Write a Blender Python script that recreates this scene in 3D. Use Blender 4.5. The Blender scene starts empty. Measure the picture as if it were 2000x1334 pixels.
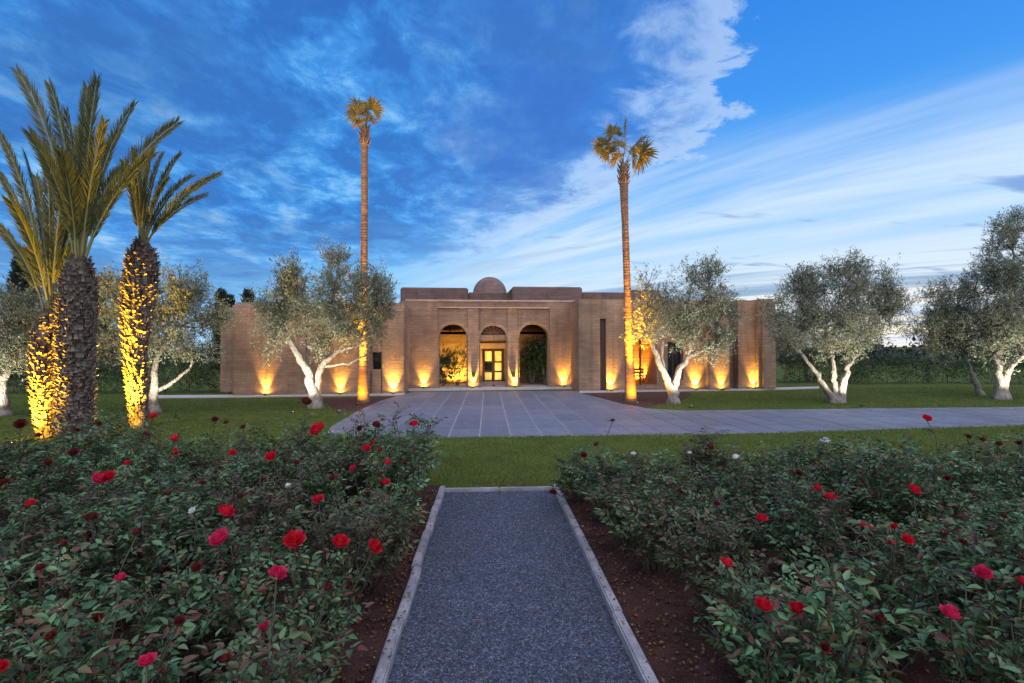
import bpy, bmesh, math, random
import numpy as np
from mathutils import Vector, Matrix

random.seed(7)
RNG = np.random.default_rng(7)
R = math.radians
scene = bpy.context.scene
COL = scene.collection

# ------------------------------------------------------------------ camera
CAM_H = 2.3
cam_data = bpy.data.cameras.new('camera')
cam_data.sensor_width = 36.0
cam_data.lens = 18.0
cam_data.clip_end = 2000.0
cam_data.clip_start = 0.05
cam = bpy.data.objects.new('camera', cam_data)
COL.objects.link(cam)
cam.matrix_world = (Matrix.Translation((0, 0, CAM_H)) @ Matrix.Rotation(R(-2.7), 4, 'Z')
                    @ Matrix.Rotation(R(90.6), 4, 'X') @ Matrix.Rotation(R(-0.2), 4, 'Z'))
scene.camera = cam
CR = cam.matrix_world.to_3x3()
CO = cam.matrix_world.translation.copy()
F = 1000.0

# ------------------------------------------------------------------ exposure
scene.view_settings.view_transform = 'Standard'
scene.view_settings.look = 'None'
scene.view_settings.exposure = 0.0
scene.view_settings.gamma = 1.0
scene.view_settings.use_curve_mapping = False
scene.cycles.use_denoising = True
scene.cycles.max_bounces = 6
scene.cycles.diffuse_bounces = 3
scene.cycles.transparent_max_bounces = 8
scene.cycles.caustics_reflective = False
scene.cycles.caustics_refractive = False
scene.cycles.sample_clamp_indirect = 4.0


class NT:
    """small helper to write node trees"""
    def __init__(self, tree):
        self.t = tree

    def n(self, typ, **kw):
        nd = self.t.nodes.new(typ)
        for k, v in kw.items():
            setattr(nd, k, v)
        return nd

    def link(self, a, b):
        self.t.links.new(a, b)

    def setin(self, sock, v):
        if isinstance(v, bpy.types.NodeSocket):
            self.link(v, sock)
        else:
            sock.default_value = v

    def math(self, op, a, b=0.0, c=0.0, clamp=False):
        nd = self.n('ShaderNodeMath', operation=op, use_clamp=clamp)
        self.setin(nd.inputs[0], a); self.setin(nd.inputs[1], b); self.setin(nd.inputs[2], c)
        return nd.outputs[0]

    def vmath(self, op, a, b=(0, 0, 0)):
        nd = self.n('ShaderNodeVectorMath', operation=op)
        self.setin(nd.inputs[0], a); self.setin(nd.inputs[1], b)
        return nd.outputs['Value'] if op in ('DOT_PRODUCT', 'LENGTH') else nd.outputs[0]

    def mix(self, fac, a, b, typ='MIX'):
        nd = self.n('ShaderNodeMix', data_type='RGBA', blend_type=typ)
        self.setin(nd.inputs[0], fac); self.setin(nd.inputs[6], a); self.setin(nd.inputs[7], b)
        return nd.outputs[2]

    def noise(self, vec, scale, detail=4.0, rough=0.55, dist=0.0):
        nd = self.n('ShaderNodeTexNoise')
        if vec is not None:
            self.link(vec, nd.inputs['Vector'])
        nd.inputs['Scale'].default_value = scale
        nd.inputs['Detail'].default_value = detail
        nd.inputs['Roughness'].default_value = rough
        nd.inputs['Distortion'].default_value = dist
        return nd.outputs['Fac']

    def smooth(self, v, lo, hi):
        nd = self.n('ShaderNodeMapRange', interpolation_type='SMOOTHSTEP', clamp=True)
        self.setin(nd.inputs[0], v)
        self.setin(nd.inputs[1], lo); self.setin(nd.inputs[2], hi)
        return nd.outputs[0]

    def ramp(self, fac, stops, mode='LINEAR'):
        nd = self.n('ShaderNodeValToRGB')
        nd.color_ramp.interpolation = mode
        el = nd.color_ramp.elements
        while len(el) < len(stops):
            el.new(0.5)
        for e, (p, c) in zip(el, stops):
            e.position = p
            e.color = (*c, 1.0)
        self.link(fac, nd.inputs[0])
        return nd.outputs[0]

    def mapping(self, vec, loc=(0, 0, 0), rot=(0, 0, 0), scale=(1, 1, 1)):
        nd = self.n('ShaderNodeMapping')
        self.link(vec, nd.inputs[0])
        nd.inputs[1].default_value = loc
        nd.inputs[2].default_value = rot
        nd.inputs[3].default_value = scale
        return nd.outputs[0]

    def combine(self, x, y, z=0.0):
        nd = self.n('ShaderNodeCombineXYZ')
        self.setin(nd.inputs[0], x); self.setin(nd.inputs[1], y); self.setin(nd.inputs[2], z)
        return nd.outputs[0]


def srgb(r, g, b):
    f = lambda c: (c / 255 / 12.92) if c / 255 <= 0.04045 else ((c / 255 + 0.055) / 1.055) ** 2.4
    return (f(r), f(g), f(b))


def srgba(r, g, b):
    return (*srgb(r, g, b), 1.0)


# ------------------------------------------------------------------ world: dusk sky
SUN_AZ = R(42.0)          # the afterglow stands right of the house
world = bpy.data.worlds.new('World')
scene.world = world
world.use_nodes = True
wt = world.node_tree
wt.nodes.clear()
W = NT(wt)
tc = W.n('ShaderNodeTexCoord')
d = W.vmath('NORMALIZE', tc.outputs['Generated'])
sep = W.n('ShaderNodeSeparateXYZ'); W.link(d, sep.inputs[0])
dx, dy, dz = sep.outputs
el = W.math('MAXIMUM', dz, 0.0)
sky = W.n('ShaderNodeTexSky', sky_type='NISHITA')
sky.sun_disc = False
sky.sun_elevation = R(1.5)
sky.sun_rotation = SUN_AZ
sky.altitude = 400
sky.ozone_density = 4.0
sky.dust_density = 0.6
SKY_STRENGTH = 0.12
clear0 = W.vmath('SCALE', sky.outputs[0]); clear0.node.inputs['Scale'].default_value = 0.8
# clear evening sky: blue overhead, paler near the horizon, pale and warm towards the glow
grad = W.ramp(el, [(0.0, srgb(176, 218, 248)), (0.10, srgb(142, 204, 248)), (0.24, srgb(96, 176, 246)), (0.40, srgb(66, 150, 236)), (0.58, srgb(46, 126, 222)), (1.0, srgb(34, 104, 202))])
glowdir = (math.sin(SUN_AZ) * math.cos(R(2)), math.cos(SUN_AZ) * math.cos(R(2)), math.sin(R(2)))
gdot = W.math('MAXIMUM', W.vmath('DOT_PRODUCT', d, glowdir), 0.0)
lowband = W.smooth(el, 0.40, 0.04)
base = W.mix(W.math('MULTIPLY', W.math('MULTIPLY', W.smooth(gdot, 0.55, 1.0), lowband), 0.75), grad, srgba(206, 229, 250))
gtight = W.math('MULTIPLY', W.smooth(gdot, 0.86, 1.0), W.smooth(el, 0.20, 0.02))
base = W.mix(gtight, base, srgba(255, 246, 232))
# cloud sheets lie on planes overhead
inv = W.math('DIVIDE', 1.0, W.math('ADD', el, 0.10))
plane = W.combine(W.math('MULTIPLY', dx, inv), W.math('MULTIPLY', dy, inv), 0.0)


def streaky(az, sa, sx, loc=(0, 0, 0)):
    """plane coordinates stretched along the wind direction az"""
    return W.mapping(W.mapping(plane, rot=(0, 0, R(az))), loc=loc, scale=(sx, sa, 1))


# 1. thin cirrus bands on the right
cm = streaky(-40, 0.22, 1.3)
cir = W.noise(cm, 1.0, 7.0, 0.6, 0.35)
cirm = W.math('MULTIPLY', W.smooth(cir, 0.38, 0.62), W.smooth(el, 0.42, 0.24))
cirm = W.math('MULTIPLY', cirm, W.smooth(gdot, 0.50, 0.86))
base = W.mix(W.math('MULTIPLY', cirm, 0.88), base, srgba(212, 231, 250))
# darker blue-grey streaks low in the sky
stm = streaky(-52, 0.11, 1.3, (3.1, 1.7, 0))
st = W.noise(stm, 1.5, 5.0, 0.55, 0.25)
stmask = W.math('MULTIPLY', W.smooth(st, 0.50, 0.62), W.math('MULTIPLY', W.smooth(el, 0.26, 0.12), W.smooth(gdot, 0.60, 0.9)))
base = W.mix(W.math('MULTIPLY', stmask, 0.72), base, srgba(96, 146, 190))
# 2. the broken deck that covers the left of the sky
warp = W.noise(plane, 1.1, 5.0, 0.6)
warp2 = W.noise(plane, 3.6, 6.0, 0.66, 0.4)
edge_n = (math.cos(R(25.0)), -math.sin(R(25.0)), 0.0)
side = W.math('MULTIPLY', W.vmath('DOT_PRODUCT', d, edge_n), -1.0)
sidew = W.math('ADD', side, W.math('MULTIPLY', W.math('SUBTRACT', el, 0.37), 2.3))
sidew = W.math('SMOOTH_MIN', sidew, W.math('ADD', side, 0.03), 0.08)
sidew = W.math('ADD', sidew, W.math('MULTIPLY', W.math('SUBTRACT', warp, 0.5), 0.45))
sidew = W.math('ADD', sidew, W.math('MULTIPLY', W.math('SUBTRACT', warp2, 0.5), 0.42))
deckm = W.math('MULTIPLY', W.smooth(sidew, -0.015, 0.10), W.smooth(sidew, -0.03, 0.30))
deckm = W.math('POWER', deckm, 0.6)
rim = W.math('MULTIPLY', W.smooth(sidew, -0.02, 0.02), W.smooth(sidew, 0.16, 0.03))
rim = W.math('MULTIPLY', rim, W.math('MULTIPLY', W.smooth(gdot, 0.55, 0.85), W.smooth(el, 0.05, 0.25)))
dm = streaky(4, 0.75, 1.1, (1.3, 0.4, 0))
t1 = W.noise(dm, 1.3, 8.0, 0.62, 0.5)
t2 = W.noise(streaky(0, 0.85, 1.2, (5, 2, 0)), 5.0, 7.0, 0.66, 0.3)
tt = W.math('ADD', W.math('MULTIPLY', t1, 0.56), W.math('MULTIPLY', t2, 0.44))
deckc = W.ramp(tt, [(0.38, srgb(48, 92, 164)), (0.45, srgb(52, 116, 196)), (0.51, srgb(68, 146, 224)), (0.56, srgb(110, 180, 240)), (0.64, srgb(176, 214, 246))])
# the thick heart of the cloud near its edge is darker
hdir = Vector((math.sin(R(10)) * math.cos(R(23)), math.cos(R(10)) * math.cos(R(23)), math.sin(R(23))))
heart = W.math('MULTIPLY', W.smooth(W.math('ADD', W.vmath('DOT_PRODUCT', d, tuple(hdir)), W.math('MULTIPLY', W.math('SUBTRACT', warp2, 0.5), 0.10)), 0.93, 1.0), W.smooth(sidew, 0.04, 0.14))
deckc = W.mix(W.math('MULTIPLY', heart, 0.85), deckc, srgba(62, 112, 196))
heavy = W.noise(W.mapping(plane, loc=(2.2, 6.1, 0)), 0.75, 4.0, 0.6, 0.4)
deckc = W.mix(W.math('MULTIPLY', W.smooth(heavy, 0.44, 0.64), 0.66), deckc, srgba(58, 106, 176))
# the low part of the deck is paler
deckc = W.mix(W.math('MULTIPLY', W.smooth(el, 0.24, 0.03), 0.5), deckc, srgba(132, 194, 246))
dens = W.math('MULTIPLY', deckm, W.math('ADD', 0.35, W.math('MULTIPLY', W.smooth(tt, 0.30, 0.46), 0.65)))
col = W.mix(W.math('MULTIPLY', dens, 0.92), base, deckc)
# rents in the deck where darker blue shows
rent = W.noise(streaky(2, 0.4, 1.5, (0.7, 0.2, 0)), 1.5, 6.0, 0.62, 0.2)
rentm = W.math('MULTIPLY', W.smooth(rent, 0.63, 0.67), deckm)
col = W.mix(W.math('MULTIPLY', rentm, 0.55), col, srgba(30, 92, 172))
col = W.mix(W.math('MULTIPLY', rim, 0.60), col, srgba(190, 213, 243))
# small detached dark cloud banks low over the house
pat = W.noise(W.mapping(plane, loc=(7.7, 0.4, 0), scale=(0.5, 1.2, 1)), 1.6, 4.0, 0.55)
patm = W.math('MULTIPLY', W.smooth(pat, 0.60, 0.68), W.math('MULTIPLY', W.smooth(el, 0.30, 0.20), W.smooth(el, 0.06, 0.12)))
col = W.mix(W.math('MULTIPLY', patm, 0.65), col, srgba(76, 126, 198))
# below the horizon
col = W.mix(W.smooth(dz, 0.0, -0.04), col, srgba(70, 84, 96))
colx = W.vmath('SCALE', col); colx.node.inputs['Scale'].default_value = 1.16 / SKY_STRENGTH
tot = W.mix(0.08, colx, clear0)
bg = W.n('ShaderNodeBackground')
W.link(tot, bg.inputs[0]); bg.inputs[1].default_value = SKY_STRENGTH
wo = W.n('ShaderNodeOutputWorld'); W.link(bg.outputs[0], wo.inputs[0])
world.cycles.sampling_method = 'MANUAL'
world.cycles.sample_map_resolution = 512

# ------------------------------------------------------------------ sun: wide soft fill added above and behind the camera to brighten ground and walls
sd = bpy.data.lights.new('fill_sun', 'SUN')
sd.energy = 3.5
sd.angle = R(110)
sd.color = (1.0, 0.90, 0.85)
fill_sun = bpy.data.objects.new('fill_sun', sd)
COL.objects.link(fill_sun)
fill_sun.rotation_euler = (R(38), 0, R(12))
fill_sun.location = (3, -4, 14)


# ------------------------------------------------------------------ picture geometry -> world metres
def ray(px, py):
    return CR @ Vector(((px - 1000.0) / F, -(py - 667.0) / F, -1.0))


def ground(px, py, z=0.0):
    r = ray(px, py)
    return CO + r * ((z - CO.z) / r.z)


def at(px, py, Y):
    """the point seen at a pixel that stands Y metres down the garden"""
    r = ray(px, py)
    return CO + r * ((Y - CO.y) / r.y)


def col_x(px, Y):
    return at(px, 677, Y).x


# ------------------------------------------------------------------ mesh helpers
class MB:
    def __init__(self):
        self.v = []
        self.f = []

    def poly(self, pts, faces):
        o = len(self.v)
        self.v += [tuple(p) for p in pts]
        self.f += [tuple(i + o for i in f) for f in faces]

    def box(self, a, b):
        x0, y0, z0 = a; x1, y1, z1 = b
        self.poly([(x0, y0, z0), (x1, y0, z0), (x1, y1, z0), (x0, y1, z0), (x0, y0, z1), (x1, y0, z1), (x1, y1, z1), (x0, y1, z1)],
                  [(0, 3, 2, 1), (4, 5, 6, 7), (0, 1, 5, 4), (1, 2, 6, 5), (2, 3, 7, 6), (3, 0, 4, 7)])

    def prism_y(self, outline, y0, y1):
        """outline in (x,z), counter-clockwise seen from the front (-y)"""
        n = len(outline)
        pts = [(x, y0, z) for x, z in outline] + [(x, y1, z) for x, z in outline]
        fs = [tuple(range(n)), tuple(range(2 * n - 1, n - 1, -1))]
        for i in range(n):
            j = (i + 1) % n
            fs.append((j, i, i + n, j + n))
        self.poly(pts, fs)

    def prism_z(self, outline, z0, z1):
        n = len(outline)
        pts = [(x, y, z0) for x, y in outline] + [(x, y, z1) for x, y in outline]
        fs = [tuple(range(n - 1, -1, -1)), tuple(range(n, 2 * n))]
        for i in range(n):
            j = (i + 1) % n
            fs.append((i, j, j + n, i + n))
        self.poly(pts, fs)

    def tube(self, pts, rad, seg=8, cap=True, lump=0.0, rs=None):
        pts = [Vector(p) for p in pts]
        n = len(pts)
        o = len(self.v)
        up = Vector((0.31, 0.87, 0.39)).normalized()
        for i, p in enumerate(pts):
            t = (pts[min(i + 1, n - 1)] - pts[max(i - 1, 0)]).normalized()
            s = t.cross(up)
            if s.length < 1e-3:
                s = t.cross(Vector((1, 0, 0)))
            s.normalize()
            b = t.cross(s)
            for k in range(seg):
                a = 2 * math.pi * k / seg
                r = rad[i]
                if lump and rs is not None:
                    r *= 1 + lump * rs.uniform(-1, 1)
                self.v.append(tuple(p + s * (math.cos(a) * r) + b * (math.sin(a) * r)))
        for i in range(n - 1):
            for k in range(seg):
                k2 = (k + 1) % seg
                self.f.append((o + i * seg + k, o + i * seg + k2, o + (i + 1) * seg + k2, o + (i + 1) * seg + k))
        if cap:
            self.f.append(tuple(o + k for k in range(seg))[::-1])
            self.f.append(tuple(o + (n - 1) * seg + k for k in range(seg)))

    def lathe(self, prof, c=(0, 0, 0), seg=24):
        """prof: list of (radius, z)"""
        o = len(self.v)
        for r, z in prof:
            for k in range(seg):
                a = 2 * math.pi * k / seg
                self.v.append((c[0] + r * math.cos(a), c[1] + r * math.sin(a), c[2] + z))
        for i in range(len(prof) - 1):
            for k in range(seg):
                k2 = (k + 1) % seg
                self.f.append((o + i * seg + k, o + i * seg + k2, o + (i + 1) * seg + k2, o + (i + 1) * seg + k))
        self.f.append(tuple(o + k for k in range(seg))[::-1])
        self.f.append(tuple(o + (len(prof) - 1) * seg + k for k in range(seg)))

    def mesh(self, name, mat, smooth=False, bevel=0.0, bseg=2):
        me = bpy.data.meshes.new(name)
        me.from_pydata(self.v, [], self.f)
        if bevel > 0:
            bm = bmesh.new(); bm.from_mesh(me)
            bmesh.ops.remove_doubles(bm, verts=bm.verts, dist=1e-5)
            ed = [e for e in bm.edges if len(e.link_faces) == 2 and e.calc_face_angle(0) > 0.6]
            bmesh.ops.bevel(bm, geom=ed, offset=bevel, segments=bseg, affect='EDGES', clamp_overlap=True)
            bm.to_mesh(me); bm.free()
        if smooth:
            me.polygons.foreach_set('use_smooth', [True] * len(me.polygons))
        me.materials.append(mat)
        me.update()
        return me

    def build(self, name, mat, parent=None, smooth=False, bevel=0.0, bseg=2):
        return link(name, self.mesh(name, mat, smooth, bevel, bseg), parent)


def link(name, me, parent=None):
    o = bpy.data.objects.new(name, me)
    COL.objects.link(o)
    if parent is not None:
        o.parent = parent
    return o


def tag(o, label=None, cat=None, group=None, kind=None):
    if label: o['label'] = label
    if cat: o['category'] = cat
    if group: o['group'] = group
    if kind: o['kind'] = kind
    return o


def empty(name, loc=(0, 0, 0), rz=0.0):
    o = bpy.data.objects.new(name, None)
    o.empty_display_size = 0.2
    COL.objects.link(o)
    o.location = loc
    o.rotation_euler = (0, 0, rz)
    return o


def np_mesh(name, verts, faces, mat, smooth=False):
    """verts (N,3), faces (M,k) with one k"""
    me = bpy.data.meshes.new(name)
    verts = np.asarray(verts, np.float32); faces = np.asarray(faces, np.int32)
    me.vertices.add(len(verts)); me.vertices.foreach_set('co', verts.ravel())
    m, k = faces.shape
    me.loops.add(m * k); me.loops.foreach_set('vertex_index', faces.ravel())
    me.polygons.add(m)
    me.polygons.foreach_set('loop_start', np.arange(0, m * k, k, dtype=np.int32))
    me.polygons.foreach_set('loop_total', np.full(m, k, np.int32))
    if smooth:
        me.polygons.foreach_set('use_smooth', np.ones(m, bool))
    me.update(calc_edges=True)
    me.materials.append(mat)
    return me


def unit(a):
    return a / np.maximum(np.linalg.norm(a, axis=-1, keepdims=True), 1e-9)


def diamonds(pos, dirs, L, Wd, rng, fold=0.15, mid=0.42, nrm=None):
    """diamond leaves: (verts, quad faces)"""
    n = len(pos)
    dirs = unit(dirs)
    ref = rng.normal(size=(n, 3)) if nrm is None else nrm + rng.normal(size=(n, 3)) * 0.35
    s = unit(np.cross(dirs, ref))
    nn = np.cross(s, dirs)
    L = np.broadcast_to(L, n)[:, None]; Wd = np.broadcast_to(Wd, n)[:, None]
    a = pos
    m = pos + dirs * L * mid + nn * Wd * fold
    v = np.stack([a, m + s * Wd * 0.5, pos + dirs * L, m - s * Wd * 0.5], 1).reshape(-1, 3)
    f = np.arange(4 * n).reshape(n, 4)
    return v, f


# ------------------------------------------------------------------ materials
def new_mat(name):
    m = bpy.data.materials.new(name)
    m.use_nodes = True
    t = m.node_tree
    t.nodes.clear()
    N = NT(t)
    out = N.n('ShaderNodeOutputMaterial')
    p = N.n('ShaderNodeBsdfPrincipled')
    N.link(p.outputs[0], out.inputs[0])
    return m, N, p, out


def bump(N, p, h, strength=0.3, dist=0.02):
    b = N.n('ShaderNodeBump')
    b.inputs['Strength'].default_value = strength
    b.inputs['Distance'].default_value = dist
    N.link(h, b.inputs['Height'])
    N.link(b.outputs[0], p.inputs['Normal'])


def mottled(name, c1, c2, scale=3.0, rough=0.85, bstr=0.3, bscale=40.0, bdist=0.01, detail=5.0, coords='Object', stretch=(1, 1, 1), obj_rand=0.0, spec=0.3):
    m, N, p, out = new_mat(name)
    tcn = N.n('ShaderNodeTexCoord')
    vec = N.mapping(tcn.outputs[coords], scale=stretch)
    n1 = N.noise(vec, scale, detail, 0.6)
    c = N.ramp(n1, [(0.32, c1), (0.68, c2)])
    n2 = N.noise(vec, bscale, 4.0, 0.6)
    c = N.mix(N.math('MULTIPLY', N.smooth(n2, 0.35, 0.7), 0.35), c, (c1[0] * 0.6, c1[1] * 0.6, c1[2] * 0.6, 1))
    if obj_rand:
        oi = N.n('ShaderNodeObjectInfo')
        k = N.math('ADD', N.math('MULTIPLY', oi.outputs['Random'], obj_rand), 1 - obj_rand * 0.5)
        sc = N.vmath('SCALE', c); N.link(k, sc.node.inputs['Scale'])
        c = sc
    N.link(c, p.inputs['Base Color'])
    p.inputs['Roughness'].default_value = rough
    p.inputs['Specular IOR Level'].default_value = spec
    bump(N, p, n2, bstr, bdist)
    return m


def leafy(name, stops, rough=0.5, trans=0.25, tcol=(0.2, 0.3, 0.05), spec=0.4, backcol=None, patch=None, plant=False):
    """colour differs from leaf to leaf"""
    m, N, p, out = new_mat(name)
    g = N.n('ShaderNodeNewGeometry')
    c = N.ramp(g.outputs['Random Per Island'], stops)
    if patch:
        tcn = N.n('ShaderNodeTexCoord')
        pn = N.noise(tcn.outputs['Object'], 0.9, 6.0, 0.65)
        c = N.mix(N.math('MULTIPLY', N.smooth(pn, 0.46, 0.66), 0.75), c, (*patch, 1))
    if plant:
        oi = N.n('ShaderNodeObjectInfo')
        k = N.math('ADD', N.math('MULTIPLY', oi.outputs['Random'], 0.75), 0.62)
        sc = N.vmath('SCALE', c); N.link(k, sc.node.inputs['Scale'])
        wn = N.n('ShaderNodeTexWhiteNoise', noise_dimensions='1D'); N.link(oi.outputs['Random'], wn.inputs['W'])
        c = N.mix(N.math('MULTIPLY', N.smooth(wn.outputs['Value'], 0.60, 0.95), 0.55), sc, (0.085, 0.040, 0.024, 1))
    if backcol:
        c = N.mix(N.math('MULTIPLY', g.outputs['Backfacing'], 0.75), c, (*backcol, 1))
    N.link(c, p.inputs['Base Color'])
    p.inputs['Roughness'].default_value = rough
    p.inputs['Specular IOR Level'].default_value = spec
    tr = N.n('ShaderNodeBsdfTranslucent')
    N.link(N.mix(0.5, c, (*tcol, 1)), tr.inputs[0])
    mx = N.n('ShaderNodeMixShader'); mx.inputs[0].default_value = trans
    N.link(p.outputs[0], mx.inputs[1]); N.link(tr.outputs[0], mx.inputs[2])
    N.link(mx.outputs[0], out.inputs[0])
    return m


def plain(name, c, rough=0.6, metal=0.0, spec=0.4):
    m, N, p, out = new_mat(name)
    tcn = N.n('ShaderNodeTexCoord')
    n = N.noise(tcn.outputs['Object'], 14.0, 4.0, 0.6)
    N.link(N.mix(N.math('MULTIPLY', n, 0.5), (*c, 1), (c[0] * 0.6, c[1] * 0.6, c[2] * 0.6, 1)), p.inputs['Base Color'])
    p.inputs['Roughness'].default_value = rough
    p.inputs['Metallic'].default_value = metal
    p.inputs['Specular IOR Level'].default_value = spec
    return m


def glow(name, c, strength, c2=None):
    m, N, p, out = new_mat(name)
    p.inputs['Base Color'].default_value = (*c, 1)
    tcn = N.n('ShaderNodeTexCoord')
    if c2:
        n = N.noise(tcn.outputs['Object'], 3.0, 3.0, 0.6)
        N.link(N.ramp(n, [(0.35, c2), (0.6, c)]), p.inputs['Emission Color'])
    else:
        p.inputs['Emission Color'].default_value = (*c, 1)
    p.inputs['Emission Strength'].default_value = strength
    return m


# rendered earth wall: thin courses, blotches and streaks
def earth_wall(name, k=1.0, dark=(0.19, 0.120, 0.080), lightc=(0.40, 0.272, 0.180)):
    m, N, p, out = new_mat(name)
    tcn = N.n('ShaderNodeTexCoord')
    v = tcn.outputs['Object']
    big = N.noise(v, 0.55, 5.0, 0.62, 0.3)
    course = N.noise(N.mapping(v, scale=(0.5, 0.5, 9.0)), 1.6, 5.0, 0.65)
    grain = N.noise(v, 26.0, 5.0, 0.65)
    fac = N.math('ADD', N.math('MULTIPLY', big, 0.5), N.math('ADD', N.math('MULTIPLY', course, 0.32), N.math('MULTIPLY', grain, 0.18)))
    c = N.ramp(fac, [(0.36, tuple(x * k for x in dark)), (0.52, tuple((a + b) * 0.5 * k for a, b in zip(dark, lightc))), (0.66, tuple(x * k for x in lightc))])
    streak = N.noise(N.mapping(v, scale=(3.0, 3.0, 0.25)), 1.2, 4.0, 0.6)
    c = N.mix(N.math('MULTIPLY', N.smooth(streak, 0.48, 0.72), 0.55), c, (0.15 * k, 0.092 * k, 0.075 * k, 1))
    blot = N.noise(N.mapping(v, loc=(4, 2, 1)), 1.1, 6.0, 0.7, 0.6)
    c = N.mix(N.math('MULTIPLY', N.smooth(blot, 0.50, 0.68), 0.4), c, (0.33 * k, 0.24 * k, 0.175 * k, 1))
    sx = N.n('ShaderNodeSeparateXYZ'); N.link(v, sx.inputs[0])
    br = N.n('ShaderNodeTexBrick')
    N.link(N.combine(N.math('ADD', sx.outputs[0], sx.outputs[1]), sx.outputs[2]), br.inputs['Vector'])
    br.inputs['Scale'].default_value = 1.0
    br.inputs['Brick Width'].default_value = 0.42; br.inputs['Row Height'].default_value = 0.14; br.inputs['Mortar Size'].default_value = 0.012
    br.inputs['Color1'].default_value = (0.80, 0.80, 0.80, 1); br.inputs['Color2'].default_value = (1.18, 1.14, 1.10, 1); br.inputs['Mortar'].default_value = (0.78, 0.76, 0.74, 1)
    c = N.mix(0.62, c, br.outputs['Color'], 'MULTIPLY')
    N.link(c, p.inputs['Base Color'])
    p.inputs['Roughness'].default_value = 0.92
    p.inputs['Specular IOR Level'].default_value = 0.15
    bump(N, p, N.math('ADD', N.math('MULTIPLY', br.outputs['Fac'], -0.35), N.math('ADD', N.math('MULTIPLY', course, 0.6), grain)), 0.6, 0.03)
    return m


M = {}
M['wall'] = earth_wall('earth_wall')
M['wall_trim'] = earth_wall('earth_trim', 1.12)
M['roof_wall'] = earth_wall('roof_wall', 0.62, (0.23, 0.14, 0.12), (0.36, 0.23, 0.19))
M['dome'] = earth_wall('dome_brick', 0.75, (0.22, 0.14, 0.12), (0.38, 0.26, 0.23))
M['coping'] = mottled('coping', (0.36, 0.27, 0.23), (0.5, 0.39, 0.34), 2.0, 0.85, 0.3, 30)
M['apron'] = mottled('apron_concrete', (0.42, 0.38, 0.36), (0.56, 0.51, 0.48), 1.6, 0.8, 0.3, 30)
M['dark_wood'] = mottled('dark_wood', (0.035, 0.018, 0.012), (0.07, 0.036, 0.022), 2.0, 0.5, 0.2, 20, stretch=(6, 6, 0.6))
M['bench_wood'] = mottled('bench_wood', (0.22, 0.075, 0.03), (0.34, 0.13, 0.05), 2.0, 0.5, 0.2, 20, stretch=(0.6, 6, 6))
M['shutter_wood'] = mottled('shutter_wood', (0.075, 0.045, 0.035), (0.13, 0.08, 0.06), 2.0, 0.6, 0.2, 20, stretch=(6, 6, 0.6))
M['dark_glass'] = plain('dark_glass', (0.012, 0.014, 0.018), 0.08, 0, 0.6)
M['metal'] = plain('dark_metal', (0.03, 0.028, 0.026), 0.4, 0.6)
M['lens'] = glow('lamp_lens', (1.0, 0.80, 0.42), 18.0)
M['lens_white'] = glow('lamp_lens_white', (1.0, 0.95, 0.86), 12.0)
M['lit_pane'] = glow('lit_pane', (1.0, 0.62, 0.14), 0.9, (0.35, 0.16, 0.03))
M['soil'] = mottled('soil', (0.046, 0.024, 0.019), (0.098, 0.050, 0.038), 5.0, 0.95, 0.9, 45, 0.04, spec=0.1)
M['bed_soil'] = mottled('planting_soil', (0.06, 0.032, 0.026), (0.11, 0.06, 0.045), 4.0, 0.95, 0.8, 40, 0.03, spec=0.1)
M['kerb'] = mottled('kerb_stone', (0.20, 0.195, 0.205), (0.36, 0.345, 0.35), 6.0, 0.8, 0.45, 60, 0.006, obj_rand=0.25)
M['grout'] = mottled('joint_mortar', (0.34, 0.31, 0.31), (0.46, 0.42, 0.41), 3.0, 0.85, 0.3, 40)
M['olive_bark'] = mottled('olive_bark', (0.19, 0.16, 0.13), (0.43, 0.375, 0.31), 7.0, 0.9, 1.0, 22, 0.09, stretch=(1, 1, 0.4))
M['palm_bark'] = mottled('palm_bark', (0.19, 0.095, 0.055), (0.34, 0.19, 0.11), 2.5, 0.9, 0.9, 9, 0.05, stretch=(0.4, 0.4, 2.2))
M['boot'] = leafy('palm_leaf_base', [(0.0, (0.07, 0.05, 0.04)), (0.35, (0.15, 0.11, 0.09)), (0.7, (0.26, 0.20, 0.17)), (1.0, (0.11, 0.075, 0.06))], 0.85, 0.0, spec=0.1)
M['boot_core'] = mottled('palm_fibre', (0.045, 0.028, 0.02), (0.09, 0.055, 0.04), 8, 0.95, 0.8, 30, 0.03)
M['frond'] = leafy('date_frond', [(0.0, (0.042, 0.052, 0.016)), (0.5, (0.085, 0.092, 0.028)), (1.0, (0.15, 0.14, 0.045))], 0.5, 0.25, (0.25, 0.26, 0.05))
M['rachis'] = plain('frond_rachis', (0.25, 0.22, 0.07), 0.5)
M['fan'] = leafy('fan_leaf', [(0.0, (0.10, 0.09, 0.03)), (0.6, (0.19, 0.15, 0.045)), (1.0, (0.30, 0.21, 0.06))], 0.55, 0.3, (0.3, 0.22, 0.04))
M['olive_leaf'] = leafy('olive_leaf', [(0.0, (0.042, 0.052, 0.026)), (0.35, (0.095, 0.11, 0.054)), (0.7, (0.165, 0.18, 0.10)), (0.92, (0.28, 0.285, 0.19)), (1.0, (0.14, 0.08, 0.04))], 0.5, 0.18, (0.24, 0.24, 0.08), backcol=(0.30, 0.305, 0.22))
M['cypress_leaf'] = leafy('cypress_leaf', [(0.0, (0.012, 0.022, 0.018)), (1.0, (0.03, 0.045, 0.033))], 0.7, 0.05)
M['hedge_leaf'] = leafy('hedge_leaf', [(0.0, (0.018, 0.032, 0.014)), (0.6, (0.035, 0.06, 0.022)), (1.0, (0.07, 0.095, 0.03))], 0.6, 0.15)
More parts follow.
